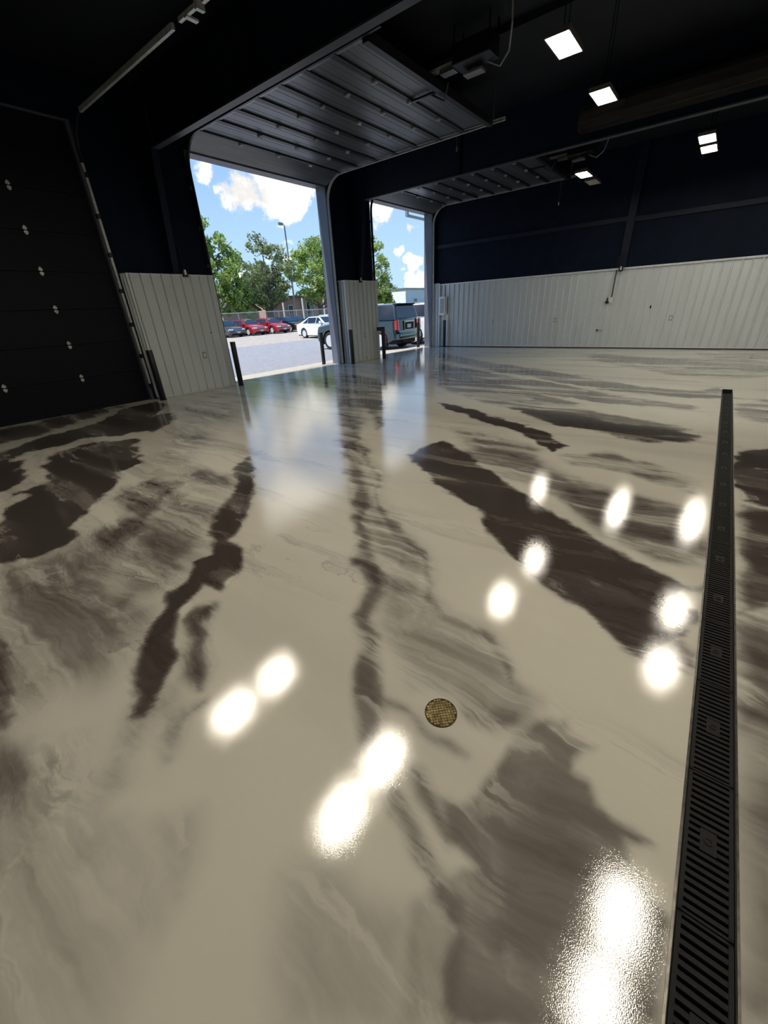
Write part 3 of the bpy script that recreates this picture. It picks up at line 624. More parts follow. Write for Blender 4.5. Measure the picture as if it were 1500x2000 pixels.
# round brass floor cleanout
o=empty('floor_cleanout',(-.538,.973,0),R(30),'round brass cleanout cover with diamond tread set in the floor','drain cover')
RB=.0675
MB().lathe([(RB,-.01),(RB,.0030),(RB-.003,.0042),(RB-.004,.0036),(RB-.004,.0015),(.001,.0015)],n=48).build('cover_plate',M['brassd'],o)
t=MB(); s=.0118
for i in range(-6,7):
    for j in range(-6,7):
        x,y=i*s,j*s
        if x*x+y*y<(RB-.0055)**2 and (abs(x-.0)>.0 or True):
            if math.hypot(x-.047,y)<.011 or math.hypot(x+.047,y)<.011: continue
            h=.0046; t.box(x-s*.40,x+s*.40,y-s*.40,y+s*.40,.0015,.0037)
tr=t.build('diamond_tread',M['brass'],o); tag(tr,kind='stuff'); tr.rotation_euler=(0,0,R(15))
for sx in (-.047,.047):
    c=MB(); c.lathe([(.008,.0015),(.008,.0042),(.0035,.0042),(.003,.002),(.0005,.002)],n=16,c=(0,0,0)); w=c.build('screw',M['brass'],o); w.location=(sx*math.cos(R(15)),sx*math.sin(R(15)),0)

# --------------------------------------------------------------- bollards
def bollard(x,y,lab,g='black steel bollards at the doorways',base=0,cap=None):
    o=empty('bollard',(x,y,base),0,lab,'bollard',g)
    c=MB(); c.lathe([(.062,0),(.062,1.0),(.058,1.012),(.001,1.014)],n=24); c.build('post',M['black'],o,smooth=True)
    c=MB(); c.lathe([(.070,0),(.070,.012),(.062,.014)],n=24); c.build('base_ring',M['black'],o)
    if cap: MB().box(*cap).build('sensor_box',M['black'],o)
bollard(-9.19,5.93,'black bollard inside, at the right edge of the first white pier')
bollard(-10.42,10.06,'black bollard outside, at the right side of the nearer open doorway',base=-.06)
bollard(-9.17,10.15,'black bollard inside, against the left corner of the middle white pier')
bollard(-9.03,11.64,'black bollard inside, at the right edge of the middle white pier',cap=(-.03,.03,-.30,-.03,.90,1.01))
bollard(-10.13,15.49,'black bollard outside, at the right side of the far open doorway',base=-.05)
bollard(-8.98,15.70,'black bollard inside, in the far corner under the white cabinet')
bollard(-9.27,4.0,'dark bollard beside the closed door, left corner of the first white pier')

# --------------------------------------------------------------- small fittings on the walls
def wallplate(x,y,z,nrm,lab):
    # nrm 'x' faces +X, 'y' faces -Y
    o=empty('wall_plate',(x,y,z),0 if nrm=='x' else R(-90),lab,'wall plate','metal plates on the white sheets')
    MB().box(0,.008,-.045,.045,-.07,.07).build('plate',M['plate'],o)
    MB().box(.008,.014,-.022,.022,-.04,.04).build('cover',M['box'],o)
from_px=[]
wallplate(-9.352,5.24,.785,'x','small metal plate low on the first white pier')
wallplate(-9.312,11.02,.80,'x','small metal plate low on the middle white pier')
wallplate(-7.009,YB-.013,.905,'y','small metal plate on the far wall, nearest the corner cabinet')
wallplate(-4.664,YB-.013,.899,'y','small metal plate in the middle of the far white wall')
wallplate(-1.259,YB-.013,.869,'y','small metal plate at the right on the far white wall')
def junction(x,y,z,rz,lab):
    o=empty('junction_box',(x,y,z),rz,lab,'electrical box','junction boxes on the pier tops')
    MB().box(0,.05,-.055,.055,-.06,.05).build('box_body',M['black'],o,bevel=.004)
    MB().box(.05,.056,-.02,.02,-.02,.07).build('receptacle',M['box'],o)
    MB().box(0.01,.03,-.01,.01,.05,.45).build('conduit',M['steel'],o)
junction(-9.35,5.22,2.41,0,'small dark electrical box on top edge of the first white pier')
junction(-9.31,10.93,2.37,0,'small dark electrical box on top edge of the middle white pier')
junction(-2.86,YB-.10,2.27,R(-90),'small dark electrical box on top edge of the far wall under the post')
o=empty('conduit_drop',(-2.99,YB-.03,0),0,'dark conduit drop to a small tap box on the far wall','conduit')
c=MB(); cyl(c,(0,0,1.52),(0,0,2.62),.014,8); c.build('pipe',M['black'],o)
MB().box(-.05,.05,-.06,.02,1.37,1.51).build('outlet_box',M['box'],o); 
c=MB(); cyl(c,(-.16,-.03,1.38),(-.04,-.03,1.38),.022,8); cyl(c,(-.11,-.03,1.33),(-.11,-.03,1.50),.02,8); c.build('valve',M['iron'],o)
o=empty('wall_spigot',(-3.235,YB-.02,.56),0,'small dark spigot stub on the lower far wall','spigot')
c=MB(); cyl(c,(0,.01,0),(0,-.09,0),.03,10); c.build('stub',M['black'],o); c=MB(); cyl(c,(0,-.05,0),(.14,-.06,0),.010,6); c.build('handle',M['plate'],o)
o=empty('wall_hole_cover',(-1.847,YB-.014,1.19),0,'small dark oval cover on the far wall near the right plate','cover')
c=MB(); c.lathe([(.03,-.004),(.026,.012),(.001,.014)],axis='y',n=16); q=c.build('cap',M['iron'],o); q.rotation_euler=(R(180),0,0); q.scale=(1,1,1.6)
o=empty('pier_hole_cover',(-9.350,5.53,1.24),0,'tiny black round plug on the first white pier','cover'); c=MB(); c.lathe([(.016,0),(.014,.012),(.001,.013)],axis='x',n=12); c.build('cap',M['black'],o)
o=empty('pier_floor_plug',(-9.310,11.02,.10),0,'tiny dark plug near the foot of the middle white pier','cover'); c=MB(); c.lathe([(.02,0),(.018,.012),(.001,.013)],axis='x',n=12); c.build('cap',M['iron'],o)
o=empty('wall_cabinet',(-9.10,YB-.012,0),0,'white wall cabinet with dark front slot in the far corner','cabinet')
MB().box(-.13,.13,-.22,0,1.20,1.86).build('cabinet_body',M['box'],o,bevel=.012)
MB().box(-.08,.08,-.232,-.22,1.27,1.79).build('front_slot',M['galv'],o)
MB().box(-.02,.02,-.03,0,1.86,2.27).build('conduit',M['galv'],o)

# ================================================================= outside
GZ=-.12
tag(MB().prism([(XO-.02,-.02),(XO-.02,-.3),(-11.5,-.3),(-11.5,GZ+.005)],'y',-14,40).build('concrete_apron',M['concrete']),kind='structure')
tag(MB().box(-22.9,-11.5,-14,70,GZ-.2,GZ).build('asphalt_lane',M['asphalt']),kind='structure')
tag(MB().box(-47.9,-22.9,-14,90,GZ-.2,GZ+.002).build('gravel_lot',M['gravel']),kind='structure')
tag(MB().box(-150,-47.9,-60,160,GZ-.2,GZ+.001).box(-47.9,-11,70,160,GZ-.2,GZ-.01).box(-48,-11,-60,-14,GZ-.2,GZ-.01).box(-11.4,30,16.12,160,GZ-.2,GZ-.01).build('grass_field',M['grass']),kind='structure')
# frame hanging outside the far doorway
o=empty('outside_pipe_frame',(-10.6,15.5,0),0,'grey pipe frame hanging outside the top of the far doorway','frame')
MB().box(-.05,.05,-.05,.05,4.66,5.0).build('drop_arm',M['plate'],o); MB().box(-.04,.04,0,1.9,4.65,4.73).build('cross_arm',M['plate'],o); MB().box(0,.64,-.04,.04,4.92,5.0).build('wall_arm',M['plate'],o)

# --------------------------------------------------------------- vehicles
def make_wheel(R_=.33,W_=.22,spokes=5,name='wheel'):
    t=MB(); t.lathe([(R_*.64,-W_/2+.01),(R_*.9,-W_/2),(R_,-W_/2+.035),(R_,W_/2-.035),(R_*.9,W_/2),(R_*.64,W_/2-.01)],axis='y',n=28)
    r=MB(); r.lathe([(R_*.66,-W_/2+.005),(R_*.66,-W_/2+.03),(R_*.60,-W_/2+.03),(R_*.58,-W_/2+.012)],axis='y',n=28)
    for k in range(spokes*2):
        a=2*math.pi*(k//2)/spokes+(.17 if k%2 else -.17); c_,s_=math.cos(a),math.sin(a); w=.028
        p0=(.07*c_,.07*s_); p1=(R_*.63*c_,R_*.63*s_)
        n_=(-s_*w,c_*w)
        v=[(p0[0]-n_[0],p0[1]-n_[1]),(p0[0]+n_[0],p0[1]+n_[1]),(p1[0]+n_[0]*1.3,p1[1]+n_[1]*1.3),(p1[0]-n_[0]*1.3,p1[1]-n_[1]*1.3)]
        r.prism(v,'y',-W_/2+.012,-W_/2+.035)
    r.lathe([(.001,-W_/2+.004),(.075,-W_/2+.004),(.08,-W_/2+.04)],axis='y',n=16)
    b=MB(); b.lathe([(R_*.6,-W_/2+.05),(.001,-W_/2+.05)],axis='y',n=20)
    return t.data('tyre',M['tyre'],smooth=True),r.data('rim',M['rim']),b.data('brake_disc',M['under'])
WH={'s':make_wheel(),'l':make_wheel(.40,.27,6)}
def arch(cx,r,zb,n=9): return [(cx-r*math.cos(t),max(zb,.0)+ (r*math.sin(t))) for t in np.linspace(0,math.pi,n)]
def car(name,kind,pm,loc,ang,label,details=()):
    o=empty(name,loc,ang,label,'car')
    suv=kind=='suv'
    if suv:
        L_=5.18; W=2.0; wb=1.475; zb=.30; R_=.40; wk='l'; rr=-2.43; fr=2.42
        top=[(rr,.42),(rr-.03,.62),(rr+.02,.80),(rr+.03,1.20),(rr+.10,1.24),(1.05,1.22),(1.30,1.20),(2.15,1.10),(2.36,1.0),(fr,.75),(fr,.45),(fr-.1,.32)]
        gh=dict(b=(rr+.06,1.28),t=(rr+.22,.42),zb=1.22,zt=1.84,wb=.955,wt=.80)
        pil=[-2.30,-1.30,-.22,.78]
    else:
        L_=4.7; W=1.84; wb=1.36; zb=.22; R_=.33; wk='s'; rr=-2.33; fr=2.32
        top=[(rr+.06,.32),(rr-.01,.55),(rr,.80),(rr+.06,.96),(rr+.45,1.02),(-1.0,.99),(1.0,.95),(1.5,.90),(2.05,.76),(fr-.06,.64),(fr,.5),(fr-.02,.34),(fr-.15,.22)]
        gh=dict(b=(-1.92,1.08),t=(-.95,.22),zb=.97,zt=1.44,wb=.86,wt=.62)
        pil=[-1.48,-.92,.02,.72]
    ar=R_+.07
    out=list(top)
    out+= [(x,z) for x,z in arch(wb,ar,R_*.55)][::-1]+[(x,z) for x,z in arch(-wb,ar,R_*.55)][::-1]
    # continue underside
    def under(x): return (x,zb)
    poly=list(top)+[(wb+ar,zb)]+[(wb+ar*math.cos(t),R_+ar*math.sin(t)) for t in np.linspace(math.asin(max(-1,(zb-R_)/ar))+.02,math.pi-math.asin(max(-1,(zb-R_)/ar))-.02,11)]+[(wb-ar,zb),(-wb+ar,zb)]+[(-wb+ar*math.cos(t),R_+ar*math.sin(t)) for t in np.linspace(math.asin(max(-1,(zb-R_)/ar))+.02,math.pi-math.asin(max(-1,(zb-R_)/ar))-.02,11)]+[(-wb-ar,zb)]
    n=len(poly); zmid=.75 if suv else .6
    def sl(w,fx_,dz,nt_):
        r=[]
        for i,(x,z) in enumerate(poly):
            if i<nt_:
                x2=x*(1-fx_) if abs(x)>1.9 else x
                z2=z-(dz if z>zmid else 0)
                r.append((x2,w,z2))
            else: r.append((x,w,z))
        return r
    nt_=len(top); v=[]; hw=W/2
    slices=[sl(-hw+.02,.075,.06,nt_),sl(-hw,.05,.16,nt_)[:0] or sl(-hw*.99,.06,.09,nt_),sl(-hw*.86,.022,.0,nt_),sl(-hw*.5,.0,-.015,nt_),sl(0,-.006,-.02,nt_),sl(hw*.5,.0,-.015,nt_),sl(hw*.86,.022,.0,nt_),sl(hw*.99,.06,.09,nt_)]
    slices[0]=sl(-hw,.075,.17,nt_); slices[1]=sl(-hw*.985,.06,.07,nt_); slices[-1]=sl(hw*.985,.06,.07,nt_); slices.append(sl(hw,.075,.17,nt_))
    mb=MB(); f=[]
    for s in slices: v+=s
    for k in range(len(slices)-1):
        for i in range(n): f.append((k*n+i,k*n+(i+1)%n,(k+1)*n+(i+1)%n,(k+1)*n+i))
    f.append(tuple(range(n))); f.append(tuple((len(slices)-1)*n+i for i in range(n))[::-1])
    mb.add(v,f); mb.build('body',pm,o,smooth=True)
    MB().box(rr+.2,fr-.25,-hw+.12,hw-.12,zb-.06,zb+.35).build('underbody',M['under'],o)
    # cabin
    g=gh; b0,b1=g['b']; t0,t1=g['t']; zb_,zt=g['zb'],g['zt']; wb_,wt=g['wb'],g['wt']
    nsec=7; secs=[]
    cab=MB(); zr=zt-.035
    v=[(b0,-wb_,zb_),(b1,-wb_,zb_),(b1,wb_,zb_),(b0,wb_,zb_),(t0,-wt,zr),(t1,-wt,zr),(t1,wt,zr),(t0,wt,zr),(t0+.10,-wt*.72,zt),(t1-.08,-wt*.72,zt),(t1-.08,wt*.72,zt),(t0+.10,wt*.72,zt)]
    cab.add(v,[(0,1,5,4),(2,3,7,6),(1,2,6,5),(3,0,4,7),(4,5,9,8),(6,7,11,10),(5,6,10,9),(7,4,8,11),(8,9,10,11)]); cab.build('cabin',pm,o,smooth=True,bevel=.02)
    def on(x,sg,z,off=.006):   # point on the side of the cabin
        u=(z-zb_)/(zr-zb_); return (x,sg*(wb_+(wt-wb_)*u+off),z)
    def xe(z,a,b): u=(z-zb_)/(zr-zb_); return a+(b-a)*u
    z0,z1=zb_+.03,zr-.045
    for sg in (-1,1):
        ps=[(pil[i],pil[i+1]) for i in range(len(pil)-1)]
        for i,(a,b) in enumerate(ps):
            a0=max(a+.03,xe(z0,b0,t0)+.06); a1=max(a+.03,xe(z1,b0,t0)+.10); c0=min(b-.03,xe(z0,b1,t1)-.10); c1=min(b-.03,xe(z1,b1,t1)-.10)
            if i==0 and not suv: a0=a+.02; a1=xe(z1,b0,t0)+.12; 
            if i==len(ps)-1: c0=xe(z0,b1,t1)-.16
            if c1-a1<.03: c1=a1+.03
            q=[on(a0,sg,z0),on(c0,sg,z0),on(c1,sg,z1),on(a1,sg,z1)]
            MB().slab(q,(0,sg,.2),.006).build('side_window',M['glass'],o)
    def cross(bx,tx,inset,nm,s):
        za,zb2=zb_+.05,zr-.03; xa=bx+(tx-bx)*(za-zb_)/(zr-zb_); xb=bx+(tx-bx)*(zb2-zb_)/(zr-zb_)
        wa=wb_+(wt-wb_)*(za-zb_)/(zr-zb_)-inset; wb2=wb_+(wt-wb_)*(zb2-zb_)/(zr-zb_)-inset
        q=[(xa,-wa,za),(xa,wa,za),(xb,wb2,zb2),(xb,-wb2,zb2)]
        MB().slab([(p[0]+s*.012,p[1],p[2]+.008) for p in q],(s,0,.5),.006).build(nm,M['glass'],o)
    cross(b1,t1,.06,'windshield',1); cross(b0,t0,.08,'rear_window',-1)
    td,rd,bd_=WH[wk]
    for sx in (-1,1):
        for sy in (-1,1):
            w=link('wheel',td,o,(sx*wb,sy*(hw-.13),R_)); 
            if sy>0: w.rotation_euler=(0,0,math.pi)
            link('rim',rd,w); link('brake_disc',bd_,w)
    # lamps, grille, plates, mirrors
    for sy in (-1,1):
        if suv:
            MB().slab([(rr-.035,sy*.97,.80),(rr-.035,sy*.84,.80),(rr+.0,sy*.84,1.22),(rr+.0,sy*.94,1.22)],(-1,0,0),.03).box(rr-.02,rr+.10,min(sy*.93,sy*1.005),max(sy*.93,sy*1.005),.82,1.20).build('tail_lamp',M['red_l'],o)
            MB().box(fr-.18,fr+.015,min(sy*.60,sy*.93),max(sy*.60,sy*.93),.82,1.0).build('head_lamp',M['lamp'],o)
            MB().box(-1.6,.5,sy*.70-.02,sy*.70+.02,zt-.03,zt+.035).build('roof_rail',M['chrome'],o)
        else:
            MB().box(rr-.0,rr+.22,min(sy*.55,sy*.86),max(sy*.55,sy*.86),.76,.90).build('tail_lamp',M['red_l'],o)
            MB().prism([(fr-.42,sy*.845),(fr-.10,sy*.80),(fr+.0,sy*.50),(fr-.10,sy*.48),(fr-.22,sy*.62)],'z',.60,.715).build('head_lamp',M['lamp'],o)
        m=MB(); m.box(pil[-1]-.02,pil[-1]+.14,min(sy*(hw-.02),sy*(hw+.17)),max(sy*(hw-.02),sy*(hw+.17)),zb_+.02,zb_+.17); m.build('mirror',pm,o,bevel=.03,smooth=True)
        h=MB(); 
        for hx in pil[1:-1]: h.box(hx+.06,hx+.24,min(sy*(hw-.005),sy*(hw+.02)),max(sy*(hw-.005),sy*(hw+.02)),zb_-.17,zb_-.14)
        h.build('door_handle',pm,o)
    if suv:
        MB().box(rr-.10,rr+.25,-.93,.93,.42,.66).build('rear_bumper',pm,o,bevel=.04,smooth=True)
        MB().box(rr-.105,rr-.09,-.86,.86,.58,.60).box(rr-.02,rr-.0,-.80,.80,.735,.765).build('bumper_trim',M['chrome'],o)
        MB().box(rr-.02,rr+.01,-.36,.36,.80,1.14).build('plate_recess',M['under'],o)
        MB().box(rr-.035,rr-.015,-.40,.40,1.10,1.155).box(rr-.035,rr-.015,-.38,.38,.785,.81).box(rr-.035,rr-.015,-.40,-.37,.80,1.12).box(rr-.035,rr-.015,.37,.40,.80,1.12).build('plate_surround',M['chrome'],o)
        MB().box(rr-.03,rr-.02,-.155,.155,.87,1.02).build('licence_plate',M['plate_l'],o)
        MB().box(rr+.10,rr+.34,-.72,.72,zt-.05,zt+.005).build('rear_spoiler',M['under'],o)
        MB().box(rr+.1,rr+.3,-.35,.35,.30,.42).build('tow_hitch',M['under'],o)
        MB().box(fr-.02,fr+.02,-.5,.5,.68,1.0).build('grille',M['chrome'],o)
        c=MB(); c.lathe([(.085,0),(.085,.004),(.075,.006),(.001,.006)],axis='y',n=20); q=c.build('fuel_flap',pm,o); q.location=(-1.92,-hw*.995,1.0); q.scale=(1,-1,1) ; q.location.y=hw*.995; q.scale=(1,1,1)
    else:
        MB().box(fr-.12,fr+.004,-.36,.36,.50,.585).build('grille',M['under'],o)
        MB().box(fr-.06,fr+.012,-.44,.44,.59,.618).box(fr-.06,fr+.012,-.40,.40,.475,.495).build('grille_trim',M['chrome'],o)
        MB().box(fr-.05,fr+.02,-.15,.15,.35,.47).build('licence_plate',M['plate_l'],o)
        MB().box(fr-.14,fr-.02,-.62,.62,.235,.335).build('lower_intake',M['under'],o)
    if 'sticker' in details: MB().box(.62,.64,-.62,-.34,1.25,1.36).build('price_sticker',M['yellow'],o).rotation_euler=(0,0,0)
    return o
PI=math.pi
car('slate_suv','suv',M['p_slate'],(-13.51,16.07,GZ),R(182.6),'slate blue grey full-size SUV parked outside, tail towards the doorway')
car('white_suv','suv',M['p_white'],(-13.45,18.95,GZ),R(181),'white full-size SUV just beyond the slate blue one, outside the far doorway')
car('white_sedan','sedan',M['p_white'],(-23.0,22.69,GZ),R(-5),'white four-door sedan standing on the lot behind the slate SUV')
car('red_sedan','sedan',M['p_red'],(-37.1,25.85,GZ),R(1),'red sedan parked in the far row next to the dark grey one',('sticker',))
car('red_sedan','sedan',M['p_red'],(-36.6,28.25,GZ),R(2),'second red sedan in the far row, next to the black one',('sticker',))
car('dark_grey_sedan','sedan',M['p_grey'],(-37.3,23.45,GZ),R(0),'dark grey sedan parked leftmost in the far row')
car('black_sedan','sedan',M['p_black'],(-37.0,30.85,GZ),R(4),'black sedan parked right of the two red ones')
car('dark_teal_sedan','sedan',M['p_green'],(-39.5,34.3,GZ),R(4),'dark car half hidden behind the roofs of the black and white cars')
car('white_hatchback','sedan',M['p_white'],(-36.0,36.4,GZ),R(-3),'white car whose roof shows behind the white sedan')

# --------------------------------------------------------------- trees
rng=random.Random(5)
def leafmat(name,c1,c2):
    m=bpy.data.materials.new(name); m.use_nodes=True; t=m.node_tree; t.nodes.clear()
    o=t.nodes.new('ShaderNodeOutputMaterial'); d=t.nodes.new('ShaderNodeBsdfDiffuse'); tr=t.nodes.new('ShaderNodeBsdfTranslucent'); mx=t.nodes.new('ShaderNodeMixShader'); mx.inputs[0].default_value=.42
    g=t.nodes.new('ShaderNodeTexCoord'); n=t.nodes.new('ShaderNodeTexNoise'); n.inputs['Scale'].default_value=.9; n.inputs['Detail'].default_value=5; t.links.new(g.outputs['Object'],n.inputs['Vector'])
    r=t.nodes.new('ShaderNodeValToRGB'); r.color_ramp.elements[0].position=.38; r.color_ramp.elements[1].position=.66; r.color_ramp.elements[0].color=(*c1,1); r.color_ramp.elements[1].color=(*c2,1)
    t.links.new(n.outputs[0],r.inputs[0]); t.links.new(r.outputs[0],d.inputs[0]); t.links.new(r.outputs[0],tr.inputs[0]); t.links.new(d.outputs[0],mx.inputs[1]); t.links.new(tr.outputs[0],mx.inputs[2]); t.links.new(mx.outputs[0],o.inputs[0]); return m
LM={'light':leafmat('light_leaves',(.16,.27,.06),(.52,.62,.22)),'mid':leafmat('green_leaves',(.09,.17,.04),(.28,.42,.11)),'grey':leafmat('grey_green_leaves',(.13,.17,.08),(.38,.45,.22))}
def tree(x,y,h,rx,ry,zlow,lm,label,dens=1.0,lean=0,seed=1,lobes=()):
    rg=random.Random(seed); o=empty('tree',(x,y,GZ),0,label,'tree','trees beyond the car lot')
    zc=(zlow+h)/2; rz=(h-zlow)/2
    br=MB(); tips=[]
    br.tube([(0,0,0),(.05,.05,zlow*.5),(lean*.3,0,zlow),(lean*.6,.1,zc),(lean,0,h*.8)],[.32,.26,.22,.13,.04],8)
    for k in range(16):
        a=rg.uniform(0,6.28); z0=rg.uniform(zlow*.7,h*.65); e=(math.cos(a)*rx*rg.uniform(.5,.9),math.sin(a)*ry*rg.uniform(.5,.9),min(h-.6,z0+rg.uniform(.8,3.0)))
        s=(lean*z0/h,0,z0); mid=((s[0]+e[0])/2,(s[1]+e[1])/2,(s[2]+e[2])/2+.15); br.tube([s,mid,e],[.11,.07,.025],6); tips.append(e)
    br.build('trunk',M['bark'],o)
    v=[];f=[]
    cl=[]
    ncl=int(95*dens)
    while len(cl)<ncl:
        p=Vector((rg.uniform(-1,1),rg.uniform(-1,1),rg.uniform(-1,1)))
        if p.length>1 or p.length<.35: continue
        w=1-.35*max(0,p.z)-.15*max(0,-p.z)
        cl.append((Vector((p.x*rx*w+lean*.6,p.y*ry*w,zc+p.z*rz)),rg.uniform(.45,.95)))
    for lx,ly,lz,lr in lobes:
        for k in range(14): cl.append((Vector((lx+rg.gauss(0,lr*.5),ly+rg.gauss(0,lr*.5),lz+rg.gauss(0,lr*.5))),rg.uniform(.4,.8)))
    for c,r in cl:
        for k in range(88):
            d=Vector((rg.gauss(0,1),rg.gauss(0,1),rg.gauss(0,.7))); d=d.normalized()*r*(rg.random()**.45)
            p=c+d; a=Vector((rg.gauss(0,1),rg.gauss(0,1),rg.gauss(0,.6))).normalized(); b=a.cross(Vector((rg.gauss(0,1),rg.gauss(0,1),rg.gauss(0,1)))).normalized(); s=rg.uniform(.08,.17)
            i=len(v); v+= [p-a*s*1.3,p+b*s*.8,p+a*s*1.3,p-b*s*.8]; f.append((i,i+1,i+2,i+3))
    me=bpy.data.meshes.new('foliage'); me.from_pydata([tuple(q) for q in v],[],f); me.materials.append(LM[lm])
    fo=link('foliage',me,o); fo['kind']='stuff'
tree(-48.3,29.9,11.3,3.4,4.4,1.9,'light','leafy light green tree nearest the left edge of the first doorway view',1.25,seed=2,lobes=[(0,3.0,3.4,1.6),(0,2.6,4.6,1.6),(.5,3.8,2.6,1.2)])
tree(-48.8,38.4,11.0,3.4,4.4,2.7,'grey','thin grey green tree standing in the middle of the row, branches showing',.68,seed=7)
tree(-48.5,47.2,11.0,3.8,4.8,2.6,'light','bright green bushy tree just left of the middle pier',1.3,seed=11)
tree(-55.6,43.2,8.6,2.6,3.6,2.6,'grey','darker tree filling the gap behind the middle of the row',1.1,seed=13)
tree(-49.5,60.5,13.2,3.8,4.6,2.0,'light','tall green tree seen through the far doorway',1.15,seed=17,lobes=[(0,3.6,3.6,1.8),(0,4.4,2.8,1.4)])
tree(-54,69.5,8.0,2.4,4.6,2.2,'grey','loose twiggy tree right of the tall one, in front of the white hall',.42,seed=23)
# --------------------------------------------------------------- chain-link fence
xf=-43.9
fo=empty('chain_link_fence',(xf,24,GZ),0,'galvanised chain-link fence with thin posts behind the parked cars','fence')
for k in range(15):
    c=MB(); cyl(c,(0,k*2.9,0),(0,k*2.9,2.12),.045,8); c.build('fence_post',M['fence'],fo)
c=MB(); cyl(c,(0,-.2,2.08),(0,41,2.08),.032,8); c.build('top_rail',M['fence'],fo)
c=MB(); w=.006
for k in range(-14,280):
    y=k*.15
    for sg in (1,-1):
        ya_,yb_=(y,y+2.0) if sg>0 else (y+2.0,y)
        za_,zb2=.05,2.05
        if min(ya_,yb_)<-.1 or max(ya_,yb_)>41: continue
        c.add([(0,ya_-w,za_),(0,ya_+w,za_),(0,yb_+w,zb2),(0,yb_-w,zb2)],[(0,1,2,3)])
q=c.build('chain_mesh',M['fence'],fo,fix=False); q['kind']='stuff'
# --------------------------------------------------------------- buildings
bm_=bpy.data.materials.new('red_brick'); bm_.use_nodes=True; t=bm_.node_tree; b=t.nodes['Principled BSDF']; tcb=t.nodes.new('ShaderNodeTexCoord'); sxb=t.nodes.new('ShaderNodeSeparateXYZ'); mpb=t.nodes.new('ShaderNodeCombineXYZ'); t.links.new(sxb.outputs[1],mpb.inputs[0]); t.links.new(sxb.outputs[2],mpb.inputs[1])
bk=t.nodes.new('ShaderNodeTexBrick'); bk.inputs['Color1'].default_value=(.48,.22,.17,1); bk.inputs['Color2'].default_value=(.38,.17,.13,1); bk.inputs['Mortar'].default_value=(.50,.42,.37,1); bk.inputs['Scale'].default_value=4
t.links.new(tcb.outputs['Object'],sxb.inputs[0]); t.links.new(mpb.outputs[0],bk.inputs['Vector']); t.links.new(bk.outputs[0],b.inputs['Base Color']); b.inputs['Roughness'].default_value=.9
M['brick']=bm_
def window(o,x,y0,y1,z0,z1,bars=1):
    w=MB().box(x,x+.10,y0-.09,y1+.09,z1,z1+.10).box(x,x+.14,y0-.12,y1+.12,z0-.10,z0).box(x,x+.10,y0-.09,y0,z0,z1).box(x,x+.10,y1,y1+.09,z0,z1)
    for k in range(1,bars+1): yy=y0+(y1-y0)*k/(bars+1); w.box(x,x+.08,yy-.03,yy+.03,z0,z1)
    w.box(x,x+.08,y0,y1,(z0+z1)/2-.03,(z0+z1)/2+.03)
    w=w.build('window',M['whitep'],o); MB().box(x,x+.03,y0,y1,z0,z1).build('pane',M['glass'],w)
o=empty('brick_house',(-60,0,GZ),0,'red brick gabled house with small white window behind the left tree','building')
MB().prism([(38.0,0),(44.6,0),(44.6,2.6),(41.3,4.7),(38.0,2.6)],'x',-8,0).build('wall',M['brick'],o)
MB().prism([(37.6,2.4),(41.3,4.75),(45.0,2.4),(45.0,2.6),(41.3,4.98),(37.6,2.6)],'x',-8.4,.4).build('roof',M['roof'],o)
window(o,0,40.6,42.1,2.2,3.1)
o=empty('brick_building',(-60,0,GZ),0,'long low red brick building with tall white windows behind the fence','building')
MB().box(-12,0,46,76,0,4.2).build('wall',M['brick'],o)
MB().box(-12.4,.4,45.6,76.4,4.2,4.5).build('roof',M['roof'],o)
for y0,y1,z0,z1 in ((46.6,47.6,.3,3.0),(51.0,51.9,.3,3.0),(55.2,56.9,.7,3.5),(61.5,62.6,.8,3.0),(66.0,67.0,.8,3.0),(70.5,71.5,.8,3.0)): window(o,0,y0,y1,z0,z1,1)
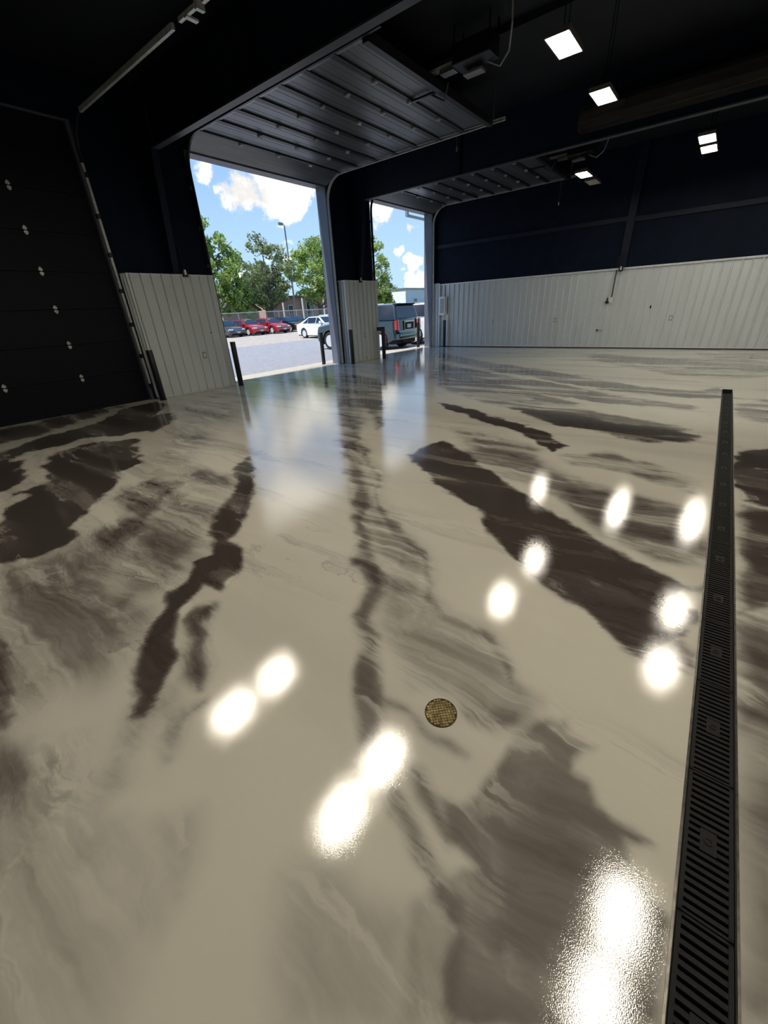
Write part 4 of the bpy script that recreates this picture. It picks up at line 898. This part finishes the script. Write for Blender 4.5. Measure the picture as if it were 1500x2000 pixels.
pc=MB(); [pc.box(.6,.8,y,y+.22,0,4.1) for y in (49.2,53.6,58.8,60.2)]; pc.build('porch_post',M['whitep'],o)
o=empty('garden_house',(-64,0,GZ),0,'white cottage with dark roof far left behind the trees','building')
MB().box(-8,0,30,36.6,0,3.4).build('wall',M['whitep'],o); MB().prism([(29.5,3.3),(33.3,5.4),(37.1,3.3)],'x',-8.4,.4).build('roof',M['roof'],o); window(o,0,32,33.4,1.4,2.6); window(o,0,34.2,35.4,1.4,2.6)
o=empty('white_warehouse',(-70,0,GZ),0,'pale metal warehouse with a small dark window seen through the far doorway','building')
MB().box(-30,0,101,140,0,6.2).build('wall',M['whitep'],o); MB().box(-30.3,.3,100.7,140.3,6.2,6.5).build('roof_edge',M['galv'],o)
window(o,0,104.9,106.4,2.6,3.9,0); window(o,0,116,117.5,2.6,3.9,0)
hb=MB()
rg=random.Random(9); v=[];f=[]
for k in range(5000):
    p=Vector((rg.uniform(-.8,.8),rg.uniform(0,40),rg.uniform(0,1.5)+1.2)); a=Vector((rg.gauss(0,1),rg.gauss(0,1),rg.gauss(0,1))).normalized(); b_=a.orthogonal().normalized(); s=.22
    i=len(v); v+=[p-a*s,p+b_*s,p+a*s,p-b_*s]; f.append((i,i+1,i+2,i+3))
me=bpy.data.meshes.new('hedge'); me.from_pydata([tuple(q) for q in v],[],f); me.materials.append(LM['mid'])
h=empty('hedge',(-66,98,GZ),0,'low green hedge in front of the pale warehouse','hedge'); q=link('leaves',me,h); q['kind']='stuff'; MB().box(-.6,.6,0,40,0,2.5).build('hedge_core',LM['mid'],h)
# --------------------------------------------------------------- lamp post
o=empty('street_lamp',(-57.6,50.4,GZ),0,'tall grey lamp post with tilted head above the trees','street lamp')
c=MB(); c.lathe([(.16,0),(.11,14.0)],n=10); c.build('pole',M['galv'],o)
MB().box(-.15,.15,-1.1,-.35,13.95,14.3).build('lamp_head',M['galv'],o)
c=MB(); c.tube([(0,0,13.9),(0,-.2,14.2),(0,-.5,14.15)],.05,6); c.build('arm',M['galv'],o)
